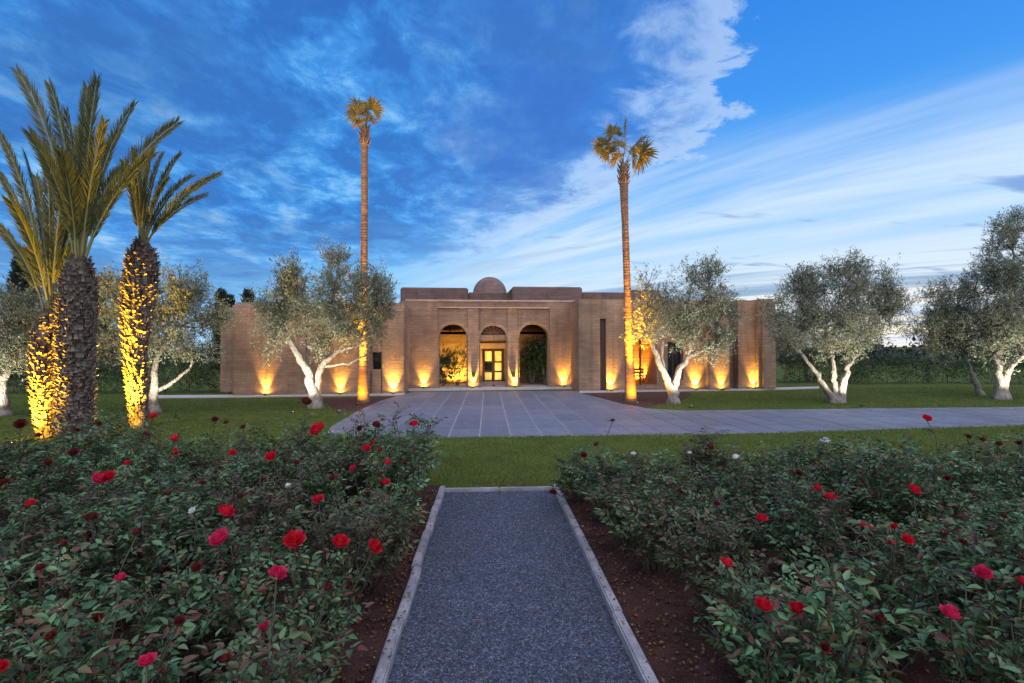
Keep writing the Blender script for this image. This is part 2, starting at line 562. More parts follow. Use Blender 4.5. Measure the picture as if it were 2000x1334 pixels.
M['shrub_leaf'] = leafy('shrub_leaf', [(0.0, (0.03, 0.06, 0.018)), (0.6, (0.06, 0.11, 0.03)), (1.0, (0.12, 0.16, 0.04))], 0.45, 0.2)
M['rose_leaf'] = leafy('rose_leaf', [(0.0, (0.022, 0.036, 0.020)), (0.22, (0.042, 0.098, 0.034)), (0.50, (0.070, 0.148, 0.054)), (0.70, (0.118, 0.210, 0.088)), (0.76, (0.12, 0.115, 0.04)), (0.82, (0.10, 0.050, 0.026)), (1.0, (0.095, 0.020, 0.018))], 0.5, 0.15, (0.12, 0.2, 0.05), 0.35, plant=True)
M['rose_cane'] = plain('rose_cane', (0.07, 0.055, 0.03), 0.6)
M['red_petal'] = leafy('red_petal', [(0.0, (0.42, 0.006, 0.016)), (0.6, (0.62, 0.014, 0.032)), (1.0, (0.72, 0.03, 0.055))], 0.5, 0.22, (0.8, 0.03, 0.03), 0.25)
M['pink_petal'] = leafy('pink_petal', [(0.0, (0.5, 0.012, 0.06)), (1.0, (0.72, 0.04, 0.13))], 0.5, 0.22, (0.8, 0.05, 0.12), 0.25)
M['white_petal'] = leafy('white_petal', [(0.0, (0.66, 0.66, 0.62)), (1.0, (0.8, 0.8, 0.76))], 0.5, 0.2, (0.8, 0.8, 0.7), 0.25)
M['faded_petal'] = leafy('faded_petal', [(0.0, (0.07, 0.012, 0.010)), (1.0, (0.18, 0.028, 0.020))], 0.7, 0.1, (0.2, 0.03, 0.02), 0.2)
M['sepal'] = leafy('sepal', [(0.0, (0.04, 0.07, 0.025)), (1.0, (0.07, 0.10, 0.04))], 0.5, 0.1)
M['grass'] = leafy('grass_blade', [(0.0, (0.06, 0.098, 0.016)), (0.45, (0.10, 0.155, 0.024)), (0.8, (0.14, 0.19, 0.034)), (1.0, (0.19, 0.18, 0.05))], 0.6, 0.2, (0.15, 0.2, 0.03), 0.2, patch=(0.095, 0.085, 0.03))
M['lawn'] = mottled('lawn_turf', (0.055, 0.080, 0.015), (0.11, 0.135, 0.028), 1.1, 0.95, 0.8, 55, 0.03, spec=0.1)


# paving slab stone: dark bluish stone with fine rows of setts
def slab_mat():
    m, N, p, out = new_mat('paving_stone')
    tcn = N.n('ShaderNodeTexCoord')
    v = tcn.outputs['Object']
    br = N.n('ShaderNodeTexBrick')
    N.link(v, br.inputs['Vector'])
    br.inputs['Scale'].default_value = 1.0
    br.inputs['Mortar Size'].default_value = 0.008
    br.inputs['Brick Width'].default_value = 0.26
    br.inputs['Row Height'].default_value = 0.13
    br.inputs['Color1'].default_value = (0.110, 0.122, 0.152, 1)
    br.inputs['Color2'].default_value = (0.165, 0.175, 0.208, 1)
    br.inputs['Mortar'].default_value = (0.085, 0.085, 0.10, 1)
    n1 = N.noise(v, 0.7, 5.0, 0.62)
    n2 = N.noise(v, 30.0, 4.0, 0.6)
    oi = N.n('ShaderNodeObjectInfo')
    k = N.math('ADD', N.math('MULTIPLY', oi.outputs['Random'], 0.3), N.math('ADD', 0.62, N.math('MULTIPLY', n1, 0.5)))
    sc = N.vmath('SCALE', br.outputs['Color']); N.link(k, sc.node.inputs['Scale'])
    N.link(sc, p.inputs['Base Color'])
    N.link(N.math('ADD', N.math('MULTIPLY', n1, 0.3), 0.42), p.inputs['Roughness'])
    bump(N, p, N.math('ADD', N.math('MULTIPLY', br.outputs['Fac'], -1.0), N.math('MULTIPLY', n2, 0.6)), 0.4, 0.01)
    return m


M['slab'] = slab_mat()


def gravel_mat():
    m, N, p, out = new_mat('gravel_bed')
    tcn = N.n('ShaderNodeTexCoord')
    v = tcn.outputs['Object']
    vo = N.n('ShaderNodeTexVoronoi'); N.link(v, vo.inputs['Vector']); vo.inputs['Scale'].default_value = 75.0
    g = N.n('ShaderNodeSeparateColor'); N.link(vo.outputs['Color'], g.inputs[0])
    c = N.ramp(g.outputs[0], [(0.0, (0.018, 0.022, 0.034)), (0.5, (0.054, 0.064, 0.094)), (0.85, (0.10, 0.112, 0.15)), (1.0, (0.20, 0.215, 0.26))])
    big = N.noise(v, 1.4, 4.0, 0.6)
    sc = N.vmath('SCALE', c); N.link(N.math('ADD', N.math('MULTIPLY', big, 0.6), 0.65), sc.node.inputs['Scale'])
    N.link(sc, p.inputs['Base Color'])
    p.inputs['Roughness'].default_value = 0.8
    bump(N, p, N.math('MULTIPLY', vo.outputs['Distance'], -1.0), 0.9, 0.012)
    return m


M['gravel'] = gravel_mat()
M['pebble'] = leafy('pebble', [(0.0, (0.018, 0.022, 0.034)), (0.5, (0.054, 0.064, 0.094)), (0.85, (0.10, 0.112, 0.15)), (0.97, (0.17, 0.18, 0.22)), (1.0, (0.42, 0.43, 0.46))], 0.75, 0.0, spec=0.3)

# ================================================================== GROUND
mb = MB()
S = 900.0
mb.poly([(-S, -S, 0), (S, -S, 0), (S, S, 0), (-S, S, 0)], [(0, 1, 2, 3)])
tag(mb.build('lawn', M['lawn']), 'clipped green lawn around the house and drive', kind='structure')

PX0, PX1 = -0.69, 1.04           # gravel path between the kerbs
PEND = 8.25
mb = MB()
mb.poly([(PX0, -3, 0.006), (PX1, -3, 0.006), (PX1, PEND, 0.006), (PX0, PEND, 0.006)], [(0, 1, 2, 3)])
path = tag(mb.build('gravel_path', M['gravel']), 'grey gravel path between the rose beds', kind='structure')
# loose stones
n = 30000
yy = 1.6 + (PEND - 1.7) * RNG.random(n) ** 1.25
pos = np.stack([RNG.uniform(PX0 + .01, PX1 - .01, n), yy, np.full(n, 0.008)], 1)
octv = np.array([(1, 0, 0), (-.9, .1, 0), (0, 1, 0), (.1, -1, 0), (0, 0, .8), (0, 0, -.5)])
octf = np.array([(0, 2, 4), (2, 1, 4), (1, 3, 4), (3, 0, 4), (2, 0, 5), (1, 2, 5), (3, 1, 5), (0, 3, 5)])
sz = RNG.uniform(0.003, 0.009, (n, 1, 1)) * RNG.uniform(0.7, 1.3, (n, 1, 3))
ang = RNG.uniform(0, 6.283, n)
ca, sa = np.cos(ang), np.sin(ang)
ov = octv[None] * sz
vx = ov[..., 0] * ca[:, None] - ov[..., 1] * sa[:, None]
vy = ov[..., 0] * sa[:, None] + ov[..., 1] * ca[:, None]
v = np.stack([vx, vy, ov[..., 2]], -1) + pos[:, None, :]
f = (octf[None] + (np.arange(n) * 6)[:, None, None]).reshape(-1, 3)
tag(link('gravel', np_mesh('gravel', v.reshape(-1, 3), f, M['pebble'])), 'loose grey gravel stones covering the garden path', 'gravel', kind='stuff')

# rose bed soil, both sides, gently uneven
def soil_sheet(name, x0, x1, y0, y1, label):
    nx, ny = 60, 60
    xs = np.linspace(x0, x1, nx); ys = np.linspace(y0, y1, ny)
    X, Y = np.meshgrid(xs, ys)
    Z = 0.012 + 0.02 * (np.sin(X * 5.1 + Y * 2.3) * np.sin(Y * 4.2 - X) + RNG.normal(size=X.shape) * 0.35 + 0.9)
    Z[0, :] = Z[-1, :] = 0.005
    v = np.stack([X, Y, Z], -1).reshape(-1, 3)
    i = np.arange(nx * ny).reshape(ny, nx)
    f = np.stack([i[:-1, :-1], i[:-1, 1:], i[1:, 1:], i[1:, :-1]], -1).reshape(-1, 4)
    return tag(link(name, np_mesh(name, v, f, M['soil'], True)), label, kind='structure')


KW = 0.088
soil_sheet('soil_left', -10.5, PX0 - KW, -1.5, 8.6, 'red brown soil of the rose bed left of the path')
soil_sheet('soil_right', PX1 + KW, 11.0, -1.5, 8.3, 'red brown soil of the rose bed right of the path')
# clods and leaf litter on the soil beside the path
n = 5000
sgn = RNG.random(n) < 0.45
x = np.where(sgn, -0.82 - RNG.random(n) ** 1.5 * 2.0, 1.18 + RNG.random(n) ** 1.2 * 2.6)
y = RNG.uniform(2.0, 8.1, n)
pos = np.stack([x, y, np.full(n, 0.045)], 1)
sz = RNG.uniform(0.006, 0.022, (n, 1, 1)) * RNG.uniform(0.6, 1.4, (n, 1, 3))
v = octv[None] * sz + pos[:, None, :]
f = (octf[None] + (np.arange(n) * 6)[:, None, None]).reshape(-1, 3)
M['clod'] = leafy('soil_clod', [(0.0, (0.05, 0.022, 0.016)), (0.6, (0.11, 0.05, 0.035)), (1.0, (0.19, 0.10, 0.06))], 0.95, 0.0, spec=0.1)
tag(link('soil_clods', np_mesh('soil_clods', v.reshape(-1, 3), f, M['clod'])), 'loose red brown soil crumbs on the rose beds', 'soil', kind='stuff')

n = 2600
sgn = RNG.random(n) < 0.45
x = np.where(sgn, -0.70 - RNG.random(n) ** 1.4 * 2.2, 1.06 + RNG.random(n) ** 1.3 * 2.6)
x = np.where(RNG.random(n) < .05, RNG.uniform(PX0, PX1, n), x)
onk = ((x > PX0 - .11) & (x < PX0)) | ((x > PX1) & (x < PX1 + .11))
pos = np.stack([x, RNG.uniform(1.8, 8.1, n), np.where((x > PX0) & (x < PX1), .016, np.where(onk, .094, .062))], 1)
dv = RNG.normal(size=(n, 3)); dv[:, 2] *= .25
L = RNG.uniform(.015, .042, n)
v, f = diamonds(pos, dv, L, L * .6, RNG, .2, .45, np.array([[0, 0, 1.0]]))
M['litter'] = leafy('leaf_litter', [(0.0, (0.05, 0.028, 0.018)), (0.5, (0.13, 0.075, 0.035)), (0.8, (0.10, 0.10, 0.04)), (0.9, (0.22, 0.16, 0.07)), (1.0, (0.35, 0.02, 0.03))], 0.8, 0.1, spec=0.2)
tag(link('leaf_litter', np_mesh('leaf_litter', v, f, M['litter'])), 'fallen leaves and petals scattered on the soil beside the path', 'leaves', kind='stuff')

# kerb stones: each one a piece of the path
kerb_me = []
for k in range(3):
    mb = MB(); mb.box((-KW / 2, 0, -0.05), (KW / 2, 0.985, 0.085 + 0.004 * k))
    kerb_me.append(mb.mesh('kerb_stone', M['kerb'], False, 0.014, 2))
y = -1.7
i = 0
while y < PEND - 0.3:
    for x in (PX0 - KW / 2, PX1 + KW / 2):
        o = link('kerb_stone', kerb_me[i % 3], path)
        o.location = (x + random.uniform(-.009, .009), y, random.uniform(-.010, .006))
        o.rotation_euler = (0, random.uniform(-.03, .03), random.uniform(-.010, .010))
        i += 1
    y += 0.995
mb = MB(); mb.box((-0.43, -KW / 2, -0.05), (0.43, KW / 2, 0.055))
em = mb.mesh('end_kerb', M['kerb'], False, 0.012, 2)
for k in range(2):
    o = link('end_kerb', em, path); o.location = (PX0 + 0.43 + k * 0.87, PEND - 0.05, 0)

# drive and forecourt
edge_px = [(640, 846), (700, 853), (850, 854), (1000, 853), (1200, 850), (1500, 846), (1750, 838), (2000, 830), (2330, 820),
           (2330, 795), (2000, 796), (1700, 799), (1450, 802), (1330, 803), (1265, 799), (1215, 790), (1170, 778), (1135, 769), (1128, 764),
           (806, 766), (786, 770.5), (782, 772.5), (745, 783), (700, 803), (668, 822), (645, 836)]
court = [ground(*p).to_2d() for p in edge_px]
mb = MB()
mb.prism_z([tuple(p) for p in court], -0.05, 0.012)
drive = tag(mb.build('paved_drive', M['grout']), 'grey paved forecourt and drive in front of the house', kind='structure')


def clip(poly, axis, val, keep_less):
    out = []
    for i in range(len(poly)):
        a, b = poly[i], poly[(i + 1) % len(poly)]
        ia = (a[axis] <= val) == keep_less
        ib = (b[axis] <= val) == keep_less
        if ia:
            out.append(a)
        if ia != ib:
            t = (val - a[axis]) / (b[axis] - a[axis])
            out.append((a[0] + (b[0] - a[0]) * t, a[1] + (b[1] - a[1]) * t))
    return out


def area(p):
    return 0.5 * abs(sum(p[i][0] * p[(i + 1) % len(p)][1] - p[(i + 1) % len(p)][0] * p[i][1] for i in range(len(p))))


SLW, SLD, GAP = 0.80, 1.42, 0.032
xs = [p.x for p in court]; ys = [p.y for p in court]
x = math.floor(min(xs) / SLW) * SLW - 0.22
rect_me = None
cpoly = [tuple(p) for p in court]
while x < max(xs):
    y = min(ys) - 0.2
    while y < max(ys):
        p = clip(clip(clip(clip(cpoly, 0, x + GAP / 2, False), 0, x + SLW - GAP / 2, True), 1, y + GAP / 2, False), 1, y + SLD - GAP / 2, True)
        if len(p) >= 3 and area(p) > 0.05:
            if area(p) > (SLW - GAP) * (SLD - GAP) * 0.995:
                if rect_me is None:
                    mb = MB(); mb.prism_z([(GAP / 2, GAP / 2), (SLW - GAP / 2, GAP / 2), (SLW - GAP / 2, SLD - GAP / 2), (GAP / 2, SLD - GAP / 2)], 0, 0.014)
                    rect_me = mb.mesh('paving_slab', M['slab'], False, 0.003, 1)
                o = link('paving_slab', rect_me, drive)
                o.location = (x, y, 0.0095 + random.uniform(0, .004))
            else:
                q = []
                for a in p:
                    if not q or (abs(a[0] - q[-1][0]) + abs(a[1] - q[-1][1])) > 1e-4:
                        q.append(a)
                mb = MB(); mb.prism_z([(a[0] - x, a[1] - y) for a in q], 0, 0.014)
                o = mb.build('paving_slab', M['slab'], drive)
                o.location = (x, y, 0.0095 + random.uniform(0, .004))
        y += SLD
    x += SLW

# ================================================================== HOUSE
A = ground(460, 774.5); B = ground(1480, 761.0)
ux = (B - A); ux.z = 0; ux.normalize()
uy = Vector((-ux.y, ux.x, 0))
r0 = ray(957, 700)
t0 = (A.x - CO.x) * uy.x + (A.y - CO.y) * uy.y
t0 /= (r0.x * uy.x + r0.y * uy.y)
HO = CO + r0 * t0; HO.z = 0
hz = math.atan2(ux.y, ux.x)
house = tag(empty('house', HO, hz), 'long low earth coloured house with arched porch and small dome', 'house')


def hl(px, py, ly):
    """local (x, z) on the house plane y = ly seen at a pixel"""
    r = ray(px, py)
    rl = Vector((r.dot(ux), r.dot(uy), r.z)); c = CO - HO
    cl = Vector((c.dot(ux), c.dot(uy), CO.z))
    t = (ly - cl.y) / rl.y
    return cl.x + rl.x * t, cl.z + rl.z * t


def hx(px, ly): return hl(px, 677, ly)[0]
def hzz(px, py, ly): return hl(px, py, ly)[1]


def house_world(x, y, z):
    return HO + ux * x + uy * y + Vector((0, 0, z))


def hbox(name, x0, x1, y0, y1, z0, z1, mat='wall', bevel=0.05, parent=None, bseg=2):
    mb = MB(); mb.box((x0, y0, z0), (x1, y1, z1))
    return mb.build(name, M[mat], parent or house, False, bevel, bseg)


# left wing
zl = hzz(600, 590.5, 0)
hbox('wall', hx(452, 0), hx(727, 0), 0, 9, -0.1, zl, bevel=0.14, bseg=3)
# piece with the small window
wx0, wx1 = hx(727, 0), hx(744, 0)
wz0, wz1 = hzz(735, 722, 0), hzz(735, 688, 0)
hbox('wall', wx0, wx1, 0, 9, -0.1, wz0, bevel=0)
hbox('wall', wx0, wx1, 0, 9, wz1, zl - 0.003, bevel=0)
hbox('wall', wx1, hx(791, 0), 0, 9, -0.1, zl, bevel=0.06)
win = hbox('window', wx0, wx1, 0.35, 0.45, wz0, wz1, 'dark_wood', 0)
hbox('pane', wx0 + .05, wx1 - .05, 0.33, 0.36, wz0 + .06, wz1 - .06, 'dark_glass', 0, win)
# lower rounded end bay of the left wing
hbox('wall', hx(426, 0.8), hx(452, 0) + 0.01, 0.8, 8.5, -0.1, hzz(440, 599, 0.8), bevel=0.25, bseg=4)

# porch front, set back between the wings
YP = 2.2
zt = hzz(957, 589.5, YP)
zb = hzz(957, 602, YP)
TH = 0.6
xs_b = [hx(p, YP) for p in (791, 855, 914, 935.5, 991.5, 1011, 1074, 1131)]
hbox('wall', xs_b[0] - 0.3, xs_b[1], YP, YP + TH, -0.1, zt, bevel=0)
hbox('wall', xs_b[6], xs_b[7] + 0.4, YP, YP + TH, -0.1, zt, bevel=0)
hbox('wall', xs_b[1], xs_b[6], YP, YP + TH, zb, zt, bevel=0)
hbox('pillar', xs_b[2], xs_b[3], YP, YP + TH, -0.1, zb, bevel=0)
hbox('pillar', xs_b[4], xs_b[5], YP, YP + TH, -0.1, zb, bevel=0)
hbox('coping', xs_b[0] + 0.02, xs_b[7] - 0.02, YP - 0.07, YP + TH + 0.1, zt + 0.002, zt + 0.10, 'coping', 0.02)
hbox('coping', xs_b[1], xs_b[6], YP - 0.05, YP - 0.002, zb - 0.0, zb + 0.07, 'coping', 0.01)


def arch(bx0, bx1, ox0, ox1, zs, ztop, name='arch'):
    pts = [(bx0, -0.1), (ox0, -0.1), (ox0, zs)]
    c = (ox0 + ox1) / 2; w = (ox1 - ox0) / 2
    K = 18
    for k in range(1, K):
        a = math.pi * (1 - k / K)
        s = math.sin(a)
        pts.append((c + w * math.cos(a), zs + (ztop - zs) * (s ** 0.9)))
    pts += [(ox1, zs), (ox1, -0.1), (bx1, -0.1), (bx1, zb), (bx0, zb)]
    mb = MB(); mb.prism_y(pts, YP + 0.08, YP + TH - 0.02)
    o = mb.build(name, M['wall'], house)
    # raised ring round the opening
    mr = MB()
    ring = []
    for k in range(K + 1):
        a = math.pi * (1 - k / K)
        s = math.sin(a)
        ring.append(((c + (w + 0.02) * math.cos(a), zs + (ztop - zs + 0.02) * s ** 0.9), (c + (w + 0.16) * math.cos(a), zs + (ztop - zs + 0.16) * s ** 0.9)))
    for (a0, b0), (a1, b1) in zip(ring, ring[1:]):
        mr.prism_y([a0, a1, b1, b0], YP + 0.035, YP + 0.079)
    mr.build('arch_ring', M['wall_trim'], o)
    return o


arch(xs_b[1], xs_b[2], hx(858, YP + .1), hx(911.5, YP + .1), hzz(885, 660, YP), hzz(885, 633, YP))
arch(xs_b[3], xs_b[4], hx(938, YP + .1), hx(989, YP + .1), hzz(960, 662, YP), hzz(960, 636, YP))
arch(xs_b[5], xs_b[6], hx(1014, YP + .1), hx(1070.5, YP + .1), hzz(1042, 660, YP), hzz(1042, 633, YP))

fl0, fl1 = hx(938, YP + .3), hx(989, YP + .3)
flz0, flz1 = hzz(960, 654, YP + .3), hzz(960, 636, YP + .3)
flc = (fl0 + fl1) / 2; flw = (fl1 - fl0) / 2
mb = MB(); mb.prism_y([(fl0, flz0)] + [(flc + flw * math.cos(math.pi * (1 + k / 16)), flz0 + 0 * k) for k in range(0)] + [(fl1, flz0)] + [(flc + flw * math.cos(math.pi * k / 16), flz0 + (flz1 - flz0 + .05) * math.sin(math.pi * k / 16)) for k in range(1, 16)], YP + .30, YP + .36)
fanl = mb.build('fanlight', M['dark_wood'], house)
for k in range(1, 8):
    a = math.pi * k / 8
    mb = MB(); mb.tube([(flc + .12 * math.cos(a), YP + .285, flz0 + .06 * math.sin(a) + .02), (flc + flw * .97 * math.cos(a), YP + .285, flz0 + (flz1 - flz0) * .97 * math.sin(a))], [.022, .022], 6)
    mb.build('fanlight_bar', M['bench_wood'], fanl)
hbox('transom', fl0 - .02, fl1 + .02, YP + .22, YP + .40, flz0 - hzz(960, 654, YP) + hzz(960, 664, YP), flz0 - .002, 'wall_trim', .01)

# porch interior
YB = 5.6
hbox('porch_floor', xs_b[0] - 0.2, xs_b[7] + 0.3, YP - 0.45, YB + 0.5, -0.1, 0.11, 'apron', 0.015)
dxl, dxr = hx(939.5, YB), hx(989, YB)
fx0, fx1 = hx(942, YB), hx(985, YB)
zfl = hzz(960, 745, YB); zdt = hzz(960, 681, YB)
ztb = hzz(960, 653, YB)
hbox('back_wall', xs_b[0] - 0.2, fx0, YB, YB + 0.4, 0.05, ztb, bevel=0)
hbox('back_wall', fx1, xs_b[7] + 0.3, YB, YB + 0.4, 0.05, ztb, bevel=0)
hbox('back_wall', fx0, fx1, YB, YB + 0.4, zdt, ztb, bevel=0)
hbox('lintel', dxl - .1, dxr + .1, YB - 0.06, YB - 0.002, zdt + .02, hzz(960, 670, YB), 'coping', 0.01)
hbox('shade_panel', xs_b[0] - 0.2, xs_b[7] + 0.3, YB + 0.7, YB + 0.8, 0.05, zt - 0.3, 'dark_wood', 0)  # dark-coloured sheet standing in for the shade above the back wall
hbox('porch_ceiling', xs_b[0] - 0.2, xs_b[7] + 0.3, YP + TH - .01, YB + 0.69, zt - 0.62, zt - 0.5, 'dark_wood', 0)
# steps up to the door
for k in range(3):
    h = zfl * (3 - k) / 3.0
    hbox('step', hx(935, YB) - .1, hx(994, YB) + .1, YB - 0.42 * (k + 1), YB - 0.003 - 0.42 * k, 0.1, max(h, 0.16) if k == 2 else h, 'apron', 0.015)
hbox('threshold', fx0, fx1, YB - 0.003, YB + 0.6, 0.06, zfl - 0.004, 'apron', 0)
# doors: two leaves with lit panes
mid = (fx0 + fx1) / 2
door = hbox('door', fx0 + 0.003, fx1 - 0.003, YB + 0.22, YB + 0.28, zfl, zdt - 0.003, 'dark_wood', 0)
hbox('door_frame', fx0 + .002, fx0 + .14, YB + 0.10, YB + 0.219, zfl, zdt - .004, 'dark_wood', 0.01, door)
hbox('door_frame', fx1 - .14, fx1 - .002, YB + 0.10, YB + 0.219, zfl, zdt - .004, 'dark_wood', 0.01, door)
hbox('door_frame', fx0 + .141, fx1 - .141, YB + 0.10, YB + 0.219, zdt - .12, zdt - .004, 'dark_wood', 0.01, door)
hbox('door_frame', mid - .07, mid + .07, YB + 0.14, YB + 0.219, zfl, zdt - .121, 'dark_wood', 0.01, door)
zspan = zdt - 0.16 - zfl - 0.08
for (xa, xb) in ((fx0 + .17, mid - .10), (mid + .10, fx1 - .17)):
    for k, (a, b) in enumerate(((0.0, .26), (.32, .60), (.66, 1.0))):
        if k == 1 and xa < mid:
            hbox('pane', xa, xb, YB + .205, YB + .218, zfl + .08 + zspan * a, zfl + .08 + zspan * b, 'dark_glass', 0, door)
        else:
            hbox('pane', xa, xb, YB + .205, YB + .218, zfl + .08 + zspan * a, zfl + .08 + zspan * b, 'lit_pane', 0, door)
hbox('handle', mid - .10, mid - .07, YB + 0.10, YB + 0.139, zfl + .8, zfl + 1.1, 'metal', 0.005, door)
# sconces on the pillars
for px in (924.5, 1003):
    x = hx(px, YP); z = hzz(px, 732, YP)
    mb = MB(); mb.box((x - .085, YP - .10, z - .13), (x + .085, YP - .001, z + .10)); mb.box((x - .06, YP - .08, z + .101), (x + .06, YP - .02, z + .14))
    s = mb.build('wall_sconce', M['metal'], None, False, 0.01)
    s.location = HO; s.rotation_euler = (0, 0, hz)
    tag(s, 'small dark wall box on the pillar %s the front door' % ('left of' if px < 960 else 'right of'), 'wall lamp', 'dark boxes on the porch pillars')

# right wing
zr = hzz(1300, 585.5, 0)
RD = 9.0


def rw(p0, p1, y0=0.0, z0=-0.1, z1=None, mat='wall', name='wall', bevel=0.0):
    return hbox(name, hx(p0, y0), hx(p1, y0), y0, RD, z0, zr if z1 is None else z1, mat, bevel)


rw(1131, 1172)
zs1 = hzz(1178, 622, 0)
rw(1172, 1184, 0.45, z1=zs1); hbox('wall', hx(1172, 0), hx(1184, 0), 0, .449, zs1, zr - .004, bevel=0)
hbox('wall', hx(1172, 0), hx(1184, 0), .45, RD, zs1 + .001, zr - .006, bevel=0)
win = hbox('slot_window', hx(1172, 0) + .02, hx(1184, 0) - .01, .20, .449, 0.05, zs1 - .01, 'shutter_wood', 0)
hbox('shutter_rail', hx(1172, 0) + .03, hx(1184, 0) - .02, .17, .199, zs1 * .5, zs1 * .5 + .12, 'shutter_wood', 0.01, win)
rw(1184, 1237)
# lit niche with a bench
nz0, nz1 = hzz(1260, 752, 0), hzz(1260, 664, 0)
nx0, nx1 = hx(1237, 0), hx(1283, 0)
hbox('wall', nx0, nx1, 0, 2.4, -0.1, nz0, bevel=0)
hbox('wall', nx0, nx1, 0, 2.4, nz1, zr - .004, bevel=0)
hbox('wall', nx0, nx1, 2.4, RD, -0.1, zr - .006, bevel=0)
hbox('frame_post', hx(1249, 0.1), hx(1252, 0.1), .1, .17, nz0 + .001, nz1 - .001, 'dark_wood', 0)
rw(1283, 1304)
wz0, wz1 = hzz(1318, 742, 0), hzz(1318, 668, 0)
wx0, wx1 = hx(1304, 0), hx(1334, 0)
hbox('wall', wx0, wx1, 0, RD, -0.1, wz0, bevel=0)
hbox('wall', wx0, wx1, 0, RD, wz1, zr - .004, bevel=0)
win = hbox('window', wx0, wx1, .3, .4, wz0, wz1, 'dark_wood', 0)
for k in range(2):
    w = (wx1 - wx0) / 2
    hbox('pane', wx0 + w * k + .06, wx0 + w * (k + 1) - .06, .28, .299, wz0 + .08, wz1 - .08, 'dark_glass', 0, win)
rw(1334, 1384)
rw(1384, 1426, -0.35, bevel=0.05)
hbox('wall', hx(1426, -.35) - .002, hx(1442, 0), 0.5, RD, -0.1, zr - .004, bevel=0)
rw(1442, 1475)
zs2 = hzz(1478, 617, 0)
rw(1475, 1483, 0.4, z1=zs2); hbox('wall', hx(1475, 0), hx(1486, 0), .002, .399, zs2, zr - .004, bevel=0)
hbox('wall', hx(1475, 0), hx(1486, 0), .4, RD, zs2 + .001, zr - .006, bevel=0)
hbox('slot_window', hx(1475, 0) + .01, hx(1483, 0), .20, .399, 0.05, zs2 - .02, 'shutter_wood', 0)
rw(1485, 1519, -0.4, z1=hzz(1500, 583, -0.4), bevel=0.16)

# roof volumes and dome
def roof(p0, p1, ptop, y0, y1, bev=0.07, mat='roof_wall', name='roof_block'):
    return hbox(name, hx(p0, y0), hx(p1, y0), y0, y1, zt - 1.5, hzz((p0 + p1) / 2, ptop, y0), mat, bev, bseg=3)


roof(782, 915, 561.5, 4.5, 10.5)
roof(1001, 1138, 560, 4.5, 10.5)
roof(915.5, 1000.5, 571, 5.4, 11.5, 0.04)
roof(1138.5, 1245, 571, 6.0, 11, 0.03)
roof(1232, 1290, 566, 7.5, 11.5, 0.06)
yd = 8.2
dcx = hx(957, yd); dr = (hx(990, yd) - hx(924, yd)) / 2
dz0 = hzz(957, 575, yd); dz1 = hzz(957, 541, yd)
prof = [(dr * 1.04, -0.8), (dr * 1.04, 0.0), (dr * 1.0, 0.02)]
for k in range(1, 14):
    a = math.pi / 2 * k / 14
    prof.append((dr * math.cos(a), (dz1 - dz0) * math.sin(a)))
prof.append((0.02, dz1 - dz0))
mb = MB(); mb.lathe(prof, (dcx, yd, dz0), 36)
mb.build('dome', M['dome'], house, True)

# pale apron strips along the foot of the wings
for (pts, nm) in (([(305, 778), (430, 777), (790, 772.5), (790, 770), (430, 773), (305, 774)], 'apron'),
                  ([(1131, 768), (1240, 765.5), (1480, 762.5), (1600, 759), (1600, 756.5), (1480, 759.5), (1131, 765.5)], 'apron')):
    mb = MB(); mb.prism_z([tuple(ground(*p).to_2d()) for p in pts], -0.05, 0.05)
    o = mb.build(nm, M['apron'])
    tag(o, 'pale concrete strip along the foot of the house', kind='structure')
# dark planting soil in front of the wings
for pts in ([(640, 789), (600, 783), (640, 778), (780, 774), (742, 783.5), (700, 803), (660, 808)],
            [(1135, 768.5), (1240, 767), (1345, 765.5), (1350, 772), (1330, 782), (1262, 796), (1215, 788), (1172, 777)]):
    mb = MB(); mb.prism_z([tuple(ground(*p).to_2d()) for p in pts], -0.05, 0.01)
    tag(mb.build('planting_soil', M['bed_soil']), 'dark bare soil between the drive and the house', kind='structure')

# bench in the niche
bq = empty('bench', house_world((nx0 + nx1) / 2 - .05, 1.0, nz0 + .002), hz)
tag(bq, 'reddish wooden bench in the lit niche of the house', 'bench')
bw = (nx1 - nx0) / 2 - 0.18
for k in range(3):
    mb = MB(); mb.box((-bw, -.25 + k * .17, .40), (bw, -.25 + k * .17 + .15, .44)); mb.build('seat_slat', M['bench_wood'], bq, False, .006)
for k in range(2):
    mb = MB(); mb.box((-bw, .27, .52 + k * .16), (bw, .31, .64 + k * .16)); mb.build('back_slat', M['bench_wood'], bq, False, .006)
for sx in (-1, 1):
    for yy_ in (-.22, .22):
        mb = MB(); mb.box((sx * (bw - .06) - .03, yy_ - .03, 0), (sx * (bw - .06) + .03, yy_ + .03, .399)); mb.build('leg', M['bench_wood'], bq, False, .004)
    mb = MB(); mb.box((sx * (bw - .06) - .025, .225, .441), (sx * (bw - .06) + .025, .269, .82)); mb.build('back_post', M['bench_wood'], bq, False, .004)


# ================================================================== UPLIGHTS
up_me = {}
mb = MB(); mb.lathe([(.075, 0.0), (.08, .03), (.075, .055), (.055, .055), (.05, .04)], seg=16); up_me['housing'] = mb.mesh('housing', M['metal'], True)
mb = MB(); mb.lathe([(.045, .042), (.045, .046)], seg=14); up_me['lens'] = mb.mesh('lens', M['lens'])
mb = MB(); mb.lathe([(.045, .042), (.045, .046)], seg=14); up_me['lens_white'] = mb.mesh('lens', M['lens_white'])


